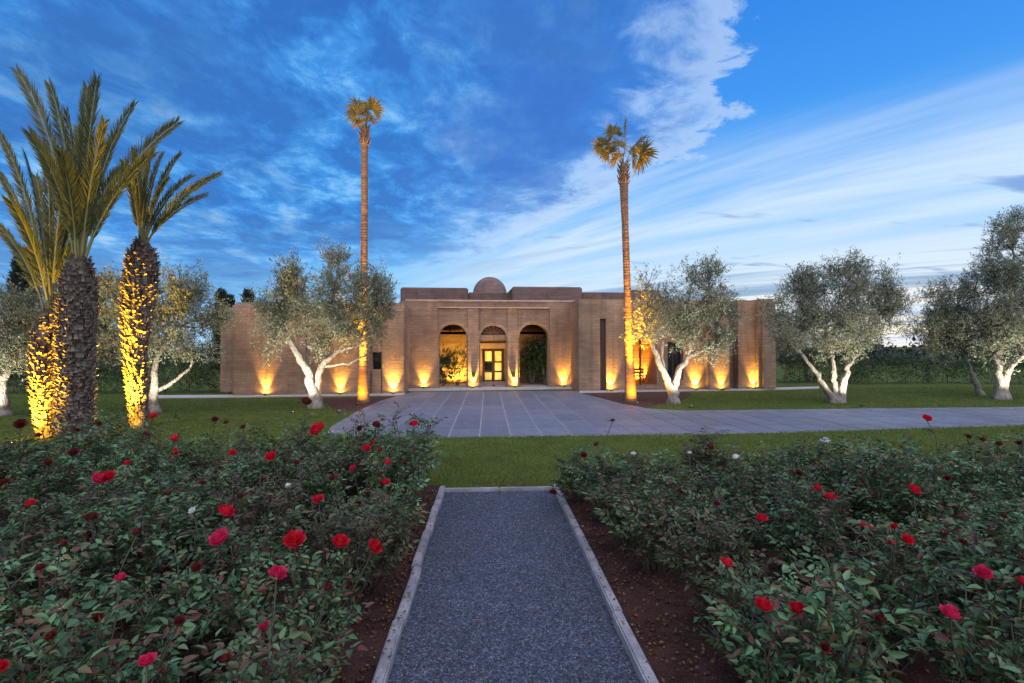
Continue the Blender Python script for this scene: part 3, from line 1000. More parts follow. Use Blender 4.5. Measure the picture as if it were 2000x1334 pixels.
def uplight(loc, target, color, energy, angle, label, group, blend=0.6, white=False, size=0.03, wide=0.0):
    u = empty('ground_uplight', loc)
    tag(u, label, 'spotlight', group)
    link('housing', up_me['housing'], u)
    link('lens', up_me['lens_white' if white else 'lens'], u)
    ld = bpy.data.lights.new('lamp', 'SPOT')
    ld.energy = energy; ld.color = color; ld.spot_size = R(angle); ld.spot_blend = blend; ld.shadow_soft_size = size
    lo = bpy.data.objects.new('lamp', ld); COL.objects.link(lo)
    lo.parent = u; lo.location = (0, 0, .075)
    dv = Vector(target) - Vector(loc) - Vector((0, 0, .075))
    lo.rotation_euler = dv.to_track_quat('-Z', 'Y').to_euler()
    if wide:
        l2 = ld.copy(); l2.energy = wide; l2.spot_size = R(172); l2.spot_blend = .5
        lw = bpy.data.objects.new('lamp', l2); COL.objects.link(lw)
        lw.parent = u; lw.location = (0, 0, .08); lw.rotation_euler = lo.rotation_euler
    return u


YEL = (1.0, 0.53, 0.07)
fac = [(520, 0, 'below the blank left wing, leftmost of the wall lights'), (665, 0, 'on the left wing between olive and tall palm'), (768, 0, 'at the right end of the left wing'),
       (828, YP, 'left of the left arch'), (923, YP, 'at the pillar left of the door'), (1005, YP, 'at the pillar right of the door'), (1100, YP, 'right of the right arch'),
       (1192, 0, 'beside the dark slot window left of the right palm'), (1357, 0, 'right of the forked olive trunk'), (1408, -0.35, 'at the projecting panel of the right wing'), (1470, 0, 'at the far right end of the house')]
for px, ly, txt in fac:
    x = hx(px, ly); z = 0.12 if ly == YP else 0.052
    p = house_world(x, ly - 0.155, z)
    t = house_world(x, ly + 0.27, z + 1.6)
    uplight(p, t, YEL, 1150 * random.uniform(.7, 1.25), random.uniform(58, 68), 'bright yellow ground light ' + txt, 'yellow lights washing the house wall', 1.0, wide=34)
# lamp in the niche
uplight(house_world((nx0 + nx1) / 2 + .35, 1.7, nz0 + .002), house_world((nx0 + nx1) / 2, 2.35, nz0 + 1.6), (1.0, .42, .05), 1300, 140, 'orange lamp on the floor of the lit bench niche', None)
# porch lamps that light the plants and the back wall
uplight(house_world(hx(892, 4.4), 4.6, .112), house_world(hx(892, 4.4), YB, 2.4), (1.0, .54, .07), 1300, 140, 'yellow lamp behind the left arch of the porch', None)
uplight(house_world(hx(962, 4.0), YP + .9, .112), house_world(hx(962, YB), YB, 2.0), (1.0, .62, .26), 200, 80, 'warm floor lamp lighting the wall over the front door', None)


# ================================================================== TREES
def sprays(center, rad, n_spray, per, rng, up=0.5, slen=(0.3, 0.6), shell=0.6, out=0.7, clump=0.0):
    """twig sprays through an ellipsoid; returns leaf positions, directions and twig starts/ends"""
    if clump:
        nc = max(5, n_spray // 22)
        u = unit(rng.normal(size=(nc, 3)))
        cc = u * (rng.random(nc) ** shell)[:, None]
        pick = rng.integers(0, nc, n_spray)
        u = u[pick]
        base = np.asarray(center) + cc[pick] * np.asarray(rad) + rng.normal(size=(n_spray, 3)) * clump * np.array([1, 1, 1.15])
        u = unit(u + rng.normal(size=u.shape) * .45)
    else:
        u = unit(rng.normal(size=(n_spray, 3)))
        r = rng.random(n_spray) ** shell
        base = np.asarray(center) + u * r[:, None] * np.asarray(rad)
    dirs = unit(u * out + np.array([0, 0, up]) + rng.normal(size=(n_spray, 3)) * 0.4)
    ln = rng.uniform(*slen, n_spray)
    t = rng.random((n_spray, per))
    pos = base[:, None, :] + dirs[:, None, :] * (t * ln[:, None])[..., None] + rng.normal(size=(n_spray, per, 3)) * 0.035
    ld = unit(dirs[:, None, :] * 0.9 + rng.normal(size=(n_spray, per, 3)) * 0.65)
    return pos.reshape(-1, 3), ld.reshape(-1, 3), base, base + dirs * ln[:, None]


def wiggle(a, b, n, amp, rng, sag=0.0):
    a = Vector(a); b = Vector(b)
    L = (b - a).length
    out = []
    for i in range(n + 1):
        t = i / n
        p = a.lerp(b, t)
        k = math.sin(math.pi * t)
        p = p + Vector(rng.normal(size=3)) * amp * L * (k if 0 < i < n else 0) + Vector((0, 0, sag * L * k))
        out.append(p)
    return out


def olive(label, base_px, stems, blobs, seed, group='olive trees', leaf_n=1.0, depth=1.7, lsize=1.0):
    """stems: polylines of (px,py,depth offset) + (r0,r1); blobs: (px,py,rx,ry,depth offset[,density]) in picture units at the tree's distance"""
    rng = np.random.default_rng(seed)
    g = ground(*base_px)
    Y = g.y
    sc = (g - CO).dot(CR @ Vector((0, 0, -1))) / F
    t = tag(empty('olive_tree', g), label, 'olive tree', group)
    mb = MB()
    ends = []
    for pts, r0, r1 in stems:
        P = [at(x, y, Y + dy) - g for x, y, dy in pts]
        Q = []
        for a, b in zip(P, P[1:]):
            w = wiggle(a, b, 5, 0.035, rng)
            Q += w if not Q else w[1:]
        rr = [r0 + (r1 - r0) * (i / (len(Q) - 1)) ** 0.8 for i in range(len(Q))]
        if pts[0][1] > base_px[1] - 6:
            Q[0].z = -0.05
            rr[0] *= 1.55; rr[1] *= 1.2
        mb.tube(Q, rr, 12, True, 0.17, rng)
        ends += Q[len(Q) // 2:]
    P_, D_ = [], []
    tw = MB()
    for b in blobs:
        x, y, rx, ry, dy = b[:5]
        dens = b[5] if len(b) > 5 else 1.0
        c = at(x, y, Y + dy) - g
        rad = np.array([rx * sc, max(rx, ry) * 0.5 * sc * depth, ry * sc])
        near = min(ends, key=lambda e: (e - c).length)
        tw.tube(wiggle(near, c, 4, 0.05, rng), [.045, .04, .03, .022, .012], 5)
        vol = rad[0] * rad[1] * rad[2]
        ns = int(450 * leaf_n * dens * vol ** 0.72)
        p, dd, s0, s1 = sprays(c, rad, ns, 16, rng, up=0.55, slen=(0.22, 0.58), shell=0.42, clump=0.16)
        P_.append(p); D_.append(dd)
        for k in range(0, ns, 7):
            m_ = Vector(c).lerp(Vector(s0[k]), 0.55)
            tw.tube([c, m_ + Vector(rng.normal(size=3)) * .04, Vector(s0[k]), Vector(s1[k])], [.014, .010, .007, .003], 3, False)
    p = np.concatenate(P_); dd = np.concatenate(D_)
    L = rng.uniform(.07, .12, len(p)) * lsize
    v, f = diamonds(p, dd, L, L * 0.30, rng)
    mb.build('trunk', M['olive_bark'], t, True)
    crown = link('crown', np_mesh('crown', v, f, M['olive_leaf']), t)
    tw.build('twigs', M['olive_bark'], crown, True)
    return t


WHITE = (1.0, 0.92, 0.74)
# big olive in front of the left wing
olive('large olive tree with pale forked trunk in front of the left wing', (617, 797),
      [([(617, 797, 0), (610, 760, 0), (603, 727, 0), (580, 690, -.2), (560, 655, -.3), (545, 630, -.3)], .22, .07),
       ([(619, 797, .1), (617, 765, .1), (622, 730, .2), (636, 705, .2), (655, 690, .3), (700, 675, .3)], .22, .05),
       ([(622, 730, .2), (645, 690, .5), (655, 640, .5)], .10, .04),
       ([(603, 727, 0), (600, 680, .3), (600, 630, .5)], .10, .04),
       ([(636, 715, .2), (680, 712, -.3), (720, 690, -.4)], .06, .03)],
      [(545, 600, 34, 50, -.3), (575, 555, 26, 48, .2), (570, 525, 12, 24, 0, 1.2), (600, 600, 50, 55, .2), (655, 560, 22, 62, .3), (662, 510, 14, 30, .3, 1.2), (640, 620, 50, 50, -.3),
       (700, 590, 42, 52, .2), (728, 560, 22, 50, 0), (735, 590, 28, 60, .3), (690, 650, 50, 34, .1), (540, 655, 34, 26, -.6), (620, 680, 40, 22, .2, .7), (555, 570, 18, 30, .4), (740, 640, 16, 30, .4), (525, 625, 18, 26, 0)],
      11)
# olive in front of the right wing
olive('forked olive tree in front of the right wing, right of the tall palm', (1314, 788),
      [([(1314, 788, 0), (1312, 765, 0), (1300, 735, -.1), (1285, 705, -.2), (1272, 665, -.3), (1262, 645, -.3)], .20, .05),
       ([(1316, 788, 0), (1318, 755, .05), (1325, 725, .1), (1345, 695, .2), (1370, 685, .2), (1400, 680, 0)], .19, .05),
       ([(1300, 735, -.1), (1292, 700, .3), (1296, 660, .4)], .09, .04),
       ([(1345, 695, .2), (1350, 660, .2), (1360, 620, .2)], .08, .03)],
      [(1265, 620, 28, 40, 0), (1262, 560, 9, 30, .2, .8), (1290, 610, 30, 40, .2, .8), (1300, 580, 14, 28, .2, .6), (1330, 600, 28, 48, .3, .8), (1340, 545, 14, 28, .2, .7), (1382, 570, 24, 55, .1), (1385, 545, 16, 30, .2, 1.1), (1350, 640, 40, 38, 0), (1400, 630, 36, 45, .2),
       (1390, 672, 36, 22, -.2), (1255, 655, 18, 22, -.3), (1415, 590, 18, 24, 0, .7), (1300, 655, 30, 22, .3, .7), (1438, 580, 10, 10, 0, .5)], 12)
# olive with three stems, right of the house
olive('wide olive tree with three pale stems right of the house', (1637, 787),
      [([(1630, 785, 0), (1610, 755, -.1), (1585, 718, -.2), (1565, 690, -.3)], .14, .06),
       ([(1636, 787, 0), (1630, 755, .1), (1628, 720, .15), (1626, 690, .2)], .17, .06),
       ([(1642, 787, 0), (1648, 750, -.1), (1655, 715, 0), (1675, 690, .1)], .17, .06),
       ([(1655, 715, 0), (1660, 680, .4)], .08, .04), ([(1626, 690, .2), (1610, 640, .3)], .07, .03)],
      [(1570, 640, 50, 40, 0), (1560, 590, 34, 40, .2), (1610, 570, 44, 48, .3), (1650, 560, 36, 50, .1), (1668, 532, 16, 26, .1), (1700, 580, 40, 48, .2), (1730, 600, 30, 44, 0), (1640, 630, 60, 48, -.2), (1700, 640, 45, 36, .2),
       (1540, 668, 34, 22, -.2), (1620, 680, 40, 20, 0, .7), (1690, 672, 36, 20, .3, .7), (1575, 560, 26, 30, .4), (1745, 570, 14, 30, 0, .8), (1525, 620, 22, 34, .3)], 13)
# tall olive at the right edge
olive('tallest olive tree at the right edge of the garden', (1957, 780),
      [([(1955, 780, 0), (1953, 750, 0), (1950, 715, .1), (1940, 690, .2)], .21, .08),
       ([(1960, 780, 0), (1962, 745, 0), (1975, 715, -.2), (2005, 690, -.2)], .19, .07),
       ([(1950, 715, .1), (1965, 640, .3), (1975, 540, .3), (1980, 450, .2)], .10, .03)],
      [(1985, 458, 34, 42, .2, .7), (1960, 442, 16, 20, 0, .8), (1950, 475, 40, 20, -.2, .6), (1985, 520, 50, 48, .2, .8), (1945, 545, 34, 40, .2, .75), (1925, 520, 20, 16, 0, .6), (1960, 600, 50, 50, 0), (2020, 580, 50, 70, .3), (1935, 640, 45, 40, .2), (1985, 660, 50, 40, -.1),
       (2050, 640, 50, 50, .2), (1945, 690, 34, 20, 0, .8), (2040, 480, 40, 50, .3, .8)], 14)
olive('smaller olive tree with one leaning stem left of the tallest olive', (1917, 772),
      [([(1917, 772, 0), (1905, 745, 0), (1890, 710, .1), (1880, 690, .2)], .13, .06), ([(1890, 710, .1), (1870, 670, .2)], .07, .03)],
      [(1850, 640, 44, 44, 0), (1820, 650, 28, 40, .2), (1870, 600, 40, 46, .2), (1840, 590, 24, 34, .1), (1900, 640, 36, 50, .3), (1905, 570, 26, 40, 0, .7), (1850, 680, 40, 22, .2, .8), (1800, 650, 12, 24, .2, .7)], 15)
olive('small olive tree behind the wide three stemmed olive', (1580, 745),
      [([(1580, 745, 0), (1572, 715, 0), (1560, 685, .1)], .12, .05)],
      [(1545, 655, 40, 34, 0), (1570, 640, 40, 40, .3), (1535, 690, 26, 16, 0, .7)], 16)
# left side
olive('olive tree behind the right hand date palm', (303, 806),
      [([(303, 806, 0), (301, 760, 0), (302, 720, .1), (310, 690, .2)], .17, .07), ([(302, 765, .1), (330, 752, .2), (352, 735, .3), (372, 718, .3)], .09, .04),
       ([(310, 690, .2), (345, 640, .3)], .08, .03), ([(310, 690, .2), (255, 650, .3), (225, 625, .3)], .08, .03)],
      [(345, 600, 48, 46, .2), (375, 580, 36, 40, .2), (350, 560, 26, 34, .4), (395, 640, 40, 42, 0), (340, 660, 50, 40, -.2), (225, 600, 40, 50, .2), (215, 560, 30, 36, .4), (225, 670, 40, 40, .1), (290, 620, 50, 60, .6), (380, 690, 36, 24, .1, .8), (250, 700, 30, 22, .3, .7), (412, 615, 18, 26, .2)], 17)
olive('olive tree at the left edge of the garden', (4, 812),
      [([(4, 812, 0), (4, 775, 0), (6, 745, .1), (20, 715, .2)], .22, .08), ([(6, 745, .1), (-30, 700, .2)], .12, .05), ([(20, 715, .2), (60, 680, .3)], .08, .04)],
      [(20, 640, 50, 50, 0), (70, 630, 42, 44, .3), (30, 590, 40, 36, .4), (90, 600, 30, 34, .6), (60, 690, 46, 30, 0), (10, 700, 46, 34, -.2), (-50, 640, 60, 60, .2), (105, 660, 22, 34, .5)], 18)


# cypresses far behind
def cypress(px, ptop, pbase, Y, wpx, label, seed):
    rng = np.random.default_rng(seed)
    g = at(px, 680, Y); g.z = 0
    top = at(px, ptop, Y).z
    sc = Y / F
    t = tag(empty('cypress_tree', g), label, 'cypress', 'dark cypresses behind the garden')
    n = int(500 + 160 * top)
    h = rng.random(n) ** 0.8
    r = wpx * sc * (1 - h ** 1.6) * rng.random(n) ** .4
    a = rng.random(n) * 6.283
    base = np.stack([r * np.cos(a), r * np.sin(a), 0.4 + h * (top - .8)], 1)
    pos = np.repeat(base, 10, 0) + rng.normal(size=(n * 10, 3)) * .12
    dr_ = np.repeat(np.stack([np.cos(a) * .4, np.sin(a) * .4, np.full(n, 1.0)], 1), 10, 0) + rng.normal(size=(n * 10, 3)) * .35
    L = rng.uniform(.25, .5, n * 10)
    v, f = diamonds(pos, dr_, L, L * .3, rng)
    mb = MB(); mb.tube([(0, 0, -.05), (0, 0, top * .5), (0, 0, top * .9)], [.22, .14, .04], 8); mb.build('trunk', M['palm_bark'], t, True)
    link('crown', np_mesh('crown', v, f, M['cypress_leaf']), t)


cypress(47, 486, 0, 34, 34, 'tall dark cypress behind the olive at the left edge', 31)
cypress(432, 566, 0, 46, 10, 'slender cypress above the left corner of the house roof', 32)
cypress(449, 577, 0, 50, 7, 'smallest cypress tip between two others above the left wing', 33)
cypress(485, 566, 0, 46, 11, 'slender cypress next to the big olive crown above the left wing', 34)
cypress(186, 545, 0, 40, 26, 'dark cypress between the date palm trunks', 35)


# hedges
def hedge(label, pts, z, width, seed, mat='hedge_leaf', name='hedge', dens=260, lump=.3):
    rng = np.random.default_rng(seed)
    P = [Vector((p.x, p.y, 0)) for p in pts]
    o0 = P[0].copy()
    t = tag(empty(name, o0), label, 'hedge')
    pos = []
    mb = MB()
    for a, b in zip(P, P[1:]):
        L = (b - a).length
        n = int(L * dens)
        tt_ = rng.random(n)
        ph = np.sin(tt_ * L * 1.3 + seed) * .5 + np.sin(tt_ * L * 3.1 + seed * 2) * .3
        zz = (rng.random(n) ** 0.6) * (z + lump * ph)
        off = rng.uniform(-.5, .5, n) * width
        dirv = (b - a).normalized(); nv = Vector((-dirv.y, dirv.x, 0))
        q = np.array(a - o0)[None] + tt_[:, None] * np.array(b - a)[None] + off[:, None] * np.array(nv)[None]
        q[:, 2] = zz
        pos.append(q)
        k = 0.0
        while k < L:
            p = a - o0 + dirv * k
            mb.tube([p + Vector((0, 0, -.05)), p + Vector((rng.normal() * .1, rng.normal() * .1, z * .7))], [.03, .012], 5)
            k += 1.2
    base = np.concatenate(pos)
    pos = np.repeat(base, 9, 0) + rng.normal(size=(len(base) * 9, 3)) * .10
    dd = rng.normal(size=pos.shape) + np.array([0, 0, .5])
    L = rng.uniform(.06, .13, len(pos))
    v, f = diamonds(pos, dd, L, L * .55, rng)
    link('foliage', np_mesh('foliage', v, f, M[mat]), t)
    mb.build('stems', M['palm_bark'], t, True)
    return t


hedge('dark hedge behind the olives at the left of the house', [ground(-60, 768), ground(180, 768), ground(424, 766)], 1.75, 1.3, 41, dens=150)
hedge('low clipped hedge row at the far right behind the lawn', [ground(1660, 750), ground(1850, 748), ground(2120, 752)], 1.55, 1.4, 42, dens=120)
hedge('dark shrub hedge against the right end of the house', [ground(1532, 749), ground(1590, 747), ground(1680, 745)], 2.0, 1.2, 43, dens=150)

# far trees along the horizon
rng = np.random.default_rng(5)
n = 2600
az = rng.uniform(-1.15, 1.15, n)
dist = rng.uniform(70, 110, n)
hmax = 2.6 + 1.3 * np.sin(az * 17) + 1.0 * np.sin(az * 41 + 1) + .6 * np.sin(az * 97)
base = np.stack([np.sin(az) * dist, np.cos(az) * dist, rng.random(n) ** .7 * np.maximum(hmax, .8)], 1)
pos = np.repeat(base, 14, 0) + rng.normal(size=(n * 14, 3)) * .7
pos[:, 2] = np.maximum(pos[:, 2], 0.05)
L = rng.uniform(.35, .8, len(pos))
v, f = diamonds(pos, rng.normal(size=pos.shape) + np.array([0, 0, .4]), L, L * .6, rng)
tag(link('distant_trees', np_mesh('distant_trees', v, f, M['cypress_leaf'])), 'dark far tree line along the horizon', 'trees', kind='stuff')


# ------------------------------------------------------------------ date palms
def bez(p0, p1, p2, t):
    return p0 * (1 - t) ** 2 + p1 * 2 * t * (1 - t) + p2 * t * t


def frond(parent, p0, p1, p2, rng, leaf=.42, pairs=125, bare=.2, face=None, wscale=1.0):
    mb = MB()
    K = 12
    cv = [bez(p0, p1, p2, i / K) for i in range(K + 1)]
    mb.tube(cv, [.030 * (1 - .85 * i / K) + .003 for i in range(K + 1)], 5, True)
    rm = mb.mesh('rachis', M['rachis'], True)
    fr = link('frond', rm, parent)
    ps, ds, Ls, ns = [], [], [], []
    face = face or Vector((0, -1, .3))
    for i in range(pairs):
        t = bare + (1 - bare) * (i + rng.random() * .4) / pairs
        t = min(t, .998)
        p = bez(p0, p1, p2, t)
        T = ((p1 - p0) * (2 * (1 - t)) + (p2 - p1) * (2 * t)).normalized()
        s = T.cross(face).normalized()
        N_ = s.cross(T).normalized()
        k = (t - bare) / (1 - bare)
        ln = leaf * (0.45 + 1.0 * math.sin(math.pi * min(1, .12 + k * .80)) ** .8) * .72
        fw = .75 + .75 * k
        for sg in (-1, 1):
            dv = s * sg * .62 + T * (fw + .25) + N_ * .30 + Vector(rng.normal(size=3)) * .10
            ps.append(p); ds.append(dv); Ls.append(ln * rng.uniform(.85, 1.1)); ns.append(N_)
    v, f = diamonds(np.array(ps), np.array(ds), np.array(Ls), .027 * wscale, rng, .1, .35, np.array(ns) * 2)
    link('leaflets', np_mesh('leaflets', v, f, M['frond']), fr)
    return fr


def date_palm(label, base_px, prof, crown_px, tips, seed, leaf=.42, bootk=.72):
    """prof: list of (px centre, py, half width px)"""
    rng = np.random.default_rng(seed)
    g = ground(*base_px)
    Y = g.y
    sc = (g - CO).dot(CR @ Vector((0, 0, -1))) / F
    t = tag(empty('date_palm', g), label, 'date palm', 'date palms at the left')
    P = [at(x, y, Y) - g for x, y, w in prof]
    rad = [w * sc for x, y, w in prof]
    P[0].z = -.05
    mb = MB(); mb.tube(P, [r * .70 for r in rad], 16, True); mb.build('trunk', M['boot_core'], t, True)
    # old leaf bases spiral up the trunk
    H = P[-1].z
    vs, fs = [], []
    rows = int(H / (.105 * bootk))
    zs_ = [p.z for p in P]
    for i in range(rows):
        z = .02 + i * (H - .02) / rows
        k = max(j for j in range(len(zs_) - 1) if zs_[j] <= z)
        u = (z - zs_[k]) / (zs_[k + 1] - zs_[k])
        c = P[k].lerp(P[k + 1], u); r = rad[k] * (1 - u) + rad[k + 1] * u
        m = max(6, int(round(2 * math.pi * r / (.135 * bootk))))
        for j in range(m):
            a = 2 * math.pi * (j + .5 * (i % 2)) / m + rng.normal() * .13 + i * .05
            e = Vector((math.cos(a), math.sin(a), 0)); s = Vector((-math.sin(a), math.cos(a), 0)); zz = Vector((0, 0, 1))
            w = .060 * bootk * rng.uniform(.8, 1.15); h = .18 * bootk * rng.uniform(.5, 1.6); pr = (.05 + .35 * (r - r * .80)) * rng.uniform(.5, 1.7) * 1.0
            q = c + e * (r * .69)
            o = len(vs)
            top = q + zz * h + e * (pr * 1.1)
            vs += [q + s * w, q - s * w, q - s * w * .9 + zz * h * .6 + e * pr * .4, q + s * w * .9 + zz * h * .6 + e * pr * .4,
                   top + s * w * .6, top - s * w * .6, top - e * .05 - s * w * .5, top - e * .05 + s * w * .5]
            e0 = e * pr * .75
            vs[o] = vs[o] + e0 * .5; vs[o + 1] = vs[o + 1] + e0 * .5
            fs += [(o, o + 3, o + 2, o + 1), (o + 3, o + 4, o + 5, o + 2), (o + 4, o + 7, o + 6, o + 5), (o, o + 7, o + 4, o + 3), (o + 1, o + 2, o + 5, o + 6)]
    me = bpy.data.meshes.new('leaf_bases'); me.from_pydata([tuple(v_) for v_ in vs], [], fs); me.materials.append(M['boot']); me.update()
    tag(link('leaf_bases', me, t), kind='stuff')
    c0 = at(crown_px[0], crown_px[1], Y) - g
    for (x, y, dy) in tips:
        tip = at(x, y, Y + dy) - g
        dv = tip - c0
        p0 = c0 + Vector((dv.x * .03, dv.y * .05, -.15)) + Vector(rng.normal(size=3)) * .04
        p1 = c0 + Vector((dv.x * .34, dv.y * .34, dv.z * .68))
        frond(t, p0, p1, tip, rng, leaf=leaf * .84 * rng.uniform(.9, 1.1), face=Vector((rng.normal() * .5, -1, .2 + rng.normal() * .3)))
    return t


date_palm('thick unlit date palm trunk in the middle of the three date palms', (146, 858),
          [(146, 858, 37), (146, 800, 36), (147, 740, 36), (148, 660, 38), (151, 600, 39), (154, 555, 33), (157, 525, 22), (158, 505, 13)], (157, 515),
          [(34, 140, .3), (98, 166, .4), (132, 222, -.6), (170, 172, .2), (190, 157, -.3), (262, 206, .1), (346, 240, .2), (228, 262, .9), (118, 300, -.9), (205, 240, -1.0), (300, 300, -.5), (60, 262, -.8), (152, 250, 1.2), (240, 330, .9)], 21, leaf=.55)
date_palm('short date palm at the far left with its trunk lit yellow', (90, 856),
          [(90, 856, 14), (86, 815, 18), (84, 760, 24), (84, 700, 25), (90, 650, 22), (98, 615, 14), (101, 600, 9)], (101, 608),
          [(-4, 256, .1), (-8, 330, .3), (50, 300, -.6), (92, 285, .2), (128, 335, -.4), (150, 372, .3), (20, 392, -.9), (70, 345, .8), (110, 330, .9), (-30, 420, .2), (178, 420, .4)], 22, leaf=.46, bootk=.70)
date_palm('right hand date palm with its trunk lit bright yellow', (272, 836),
          [(272, 836, 16), (270, 800, 18), (267, 750, 21), (264, 690, 23), (265, 640, 29), (272, 580, 34), (277, 530, 34), (277, 500, 28), (276, 484, 15), (276, 470, 9)], (276, 478),
          [(430, 340, .2), (402, 382, -.3), (352, 302, .1), (318, 302, .5), (298, 290, -.3), (262, 292, .3), (242, 318, -.2), (375, 345, .7), (280, 312, .9), (330, 350, -.7)], 23, leaf=.40)


# ------------------------------------------------------------------ tall fan palms
def fan_leaf(parent, c0, tip, rad, face, rng, droop=.15, spread=130):
    """petiole from c0 to tip, blade of pleated segments there"""
    pd = (tip - c0).normalized()
    mb = MB(); mb.tube(wiggle(c0, tip, 4, .03, rng), [.022, .02, .018, .016, .014], 5)
    lf = link('fan_leaf', mb.mesh('petiole', M['rachis'], True), parent)
    s = pd.cross(face).normalized()
    nrm = s.cross(pd).normalized()
    vs, fs = [], []
    K = 30
    for k in range(K):
        a = R(-spread + 2 * spread * (k + .5) / K)
        dv = (pd * math.cos(a) + s * math.sin(a)).normalized()
        sd_ = (s * math.cos(a) - pd * math.sin(a)).normalized()
        L = rad * (1 - .18 * abs(a) / R(spread)) * rng.uniform(.72, 1.12)
        w = L * math.tan(R(spread / K)) * .80
        nv = nrm * (.10 if k % 2 else -.10) * L * .5
        m1 = tip + dv * L * .55 + nv * .4
        end = tip + dv * L + Vector((0, 0, -droop * L)) + nrm * rng.normal() * .05 * L
        o = len(vs)
        vs += [tip, m1 + sd_ * w, end, m1 - sd_ * w]
        fs.append((o, o + 1, o + 2, o + 3))
    me = bpy.data.meshes.new('blade'); me.from_pydata([tuple(v_) for v_ in vs], [], fs); me.materials.append(M['fan']); me.update()
    link('blade', me, lf)


def fan_palm(label, base_px, prof, fans, crown_px, seed):
    rng = np.random.default_rng(seed)
    g = ground(*base_px); Y = g.y
    sc = (g - CO).dot(CR @ Vector((0, 0, -1))) / F
    t = tag(empty('fan_palm', g), label, 'fan palm', 'tall fan palms on both sides of the forecourt')
    P = []; Rr = []
    for (a, b) in zip(prof, prof[1:]):
        nseg = max(2, int(abs(a[1] - b[1]) / 2.6))
        for k in range(nseg):
            u = k / nseg
            P.append(at(a[0] + (b[0] - a[0]) * u, a[1] + (b[1] - a[1]) * u, Y) - g)
            Rr.append(.9 * (a[2] + (b[2] - a[2]) * u) * sc * (1 + .02 * rng.normal() + (.075 if len(Rr) % 2 else -.04)))
    P.append(at(prof[-1][0], prof[-1][1], Y) - g); Rr.append(prof[-1][2] * sc)
    P[0].z = -.05
    mb = MB(); mb.tube(P, Rr, 14, True, .03, rng); mb.build('trunk', M['palm_bark'], t, True)
    # stubs of old leaves under the crown
    mb = MB()
    for k in range(34):
        a = k * 2.4; z = P[-1].z - .9 + k * .026
        r = Rr[-1] * 1.05
        c = Vector((P[-1].x, P[-1].y, z)); e = Vector((math.cos(a), math.sin(a), 0))
        mb.tube([c + e * r * .7, c + e * (r + .05) + Vector((0, 0, .12)), c + e * (r + .12) + Vector((0, 0, .26))], [.035, .03, .016], 5)
    mb.build('leaf_bases', M['boot'], t)
    c0 = at(crown_px[0], crown_px[1], Y) - g
    for (x, y, dy, rp, fx_, fz_) in fans:
        tip = at(x, y, Y + dy) - g
        fan_leaf(t, c0, tip, rp * 1.22 * sc, Vector((fx_ * .6, -1 if abs(fx_) < 2 else -.4, -.55 - .25 * fz_)).normalized(), rng)
    return t


fan_palm('tall slender fan palm left of the forecourt', (710, 786), [(710, 786, 13), (709, 745, 11), (710, 690, 8.5), (711, 560, 7.5), (712, 400, 7), (712, 300, 7), (712, 262, 9), (712, 246, 6)],
         [(727, 214, -.2, 25, .1, .1), (702, 214, .1, 30, 1.6, .3), (697, 224, -.1, 24, .3, 1.4), (722, 236, .3, 20, -.5, .8), (703, 240, -.4, 18, .6, .6), (714, 225, .6, 22, .5, .3)], (712, 250), 51)
fan_palm('tall slender fan palm right of the forecourt', (1231, 784), [(1232, 784, 13), (1231, 745, 11), (1228, 690, 8.5), (1225, 560, 7.5), (1221, 440, 7), (1219, 380, 8.5), (1218, 340, 9.5), (1218, 322, 7)],
         [(1199, 262, -.1, 22, .2, .1), (1221, 256, -.3, 30, 2.5, .1), (1178, 285, -.2, 22, .2, .3), (1190, 300, -.3, 22, .3, .5), (1244, 283, .1, 30, -3, 1.0), (1250, 303, 0, 36, -.5, 3.5), (1235, 305, .5, 26, -.5, .8), (1208, 285, .5, 26, .2, .2), (1205, 310, -.4, 20, .2, .8)], (1218, 322), 52)


# uplights of the palms and olives
def gl(px, py, dx=0.0, dy=0.0):
    p = ground(px, py); return Vector((p.x + dx, p.y + dy, 0.004))


def treelight(base, px_t, py_t, off, color, energy, angle, label, group, white, blend=.5, wide=0.0):
    p = gl(*base, *off)
    t = at(px_t, py_t, ground(*base).y)
    uplight(p, t, color, energy, angle, label, group, blend, white, wide=wide)


PY = (1.0, 0.58, 0.025)
PO = (1.0, 0.47, 0.015)
treelight((710, 786), 712, 320, (-.04, -.88), PO, 19000, 44, 'yellow ground light at the foot of the left tall fan palm', 'yellow lights under the palms', False, .8, 420)
treelight((1231, 784), 1216, 350, (.04, -.88), PO, 19000, 44, 'yellow ground light at the foot of the right tall fan palm', 'yellow lights under the palms', False, .8, 420)
treelight((90, 856), 90, 680, (-.10, -.85), PY, 3600, 104, 'yellow ground light at the foot of the short left date palm', 'yellow lights under the palms', False, .8, 420)
treelight((272, 836), 272, 540, (-.28, -1.05), PY, 9500, 92, 'yellow ground light at the foot of the right date palm', 'yellow lights under the palms', False, .8, 420)
for (b, tx, ty, off, e, lab) in (((617, 797), 610, 640, (-.3, -1.5), 1300, 'white ground light under the large olive by the left wing'),
                                ((1314, 788), 1330, 640, (.2, -1.4), 1150, 'white ground light under the forked olive by the right wing'),
                                ((1637, 787), 1635, 650, (.1, -1.2), 1000, 'white ground light under the three stemmed olive'),
                                ((1957, 780), 1965, 640, (.1, -1.3), 1100, 'white ground light under the tallest olive at the right'),
                                ((303, 806), 330, 650, (.4, -1.2), 750, 'white ground light under the olive behind the date palm'),
                                ((4, 812), 20, 670, (.2, -1.2), 850, 'white ground light under the olive at the left edge')):
    treelight(b, tx, ty, off, WHITE, e, 105, lab, 'white lights under the olive trees', True, .7)


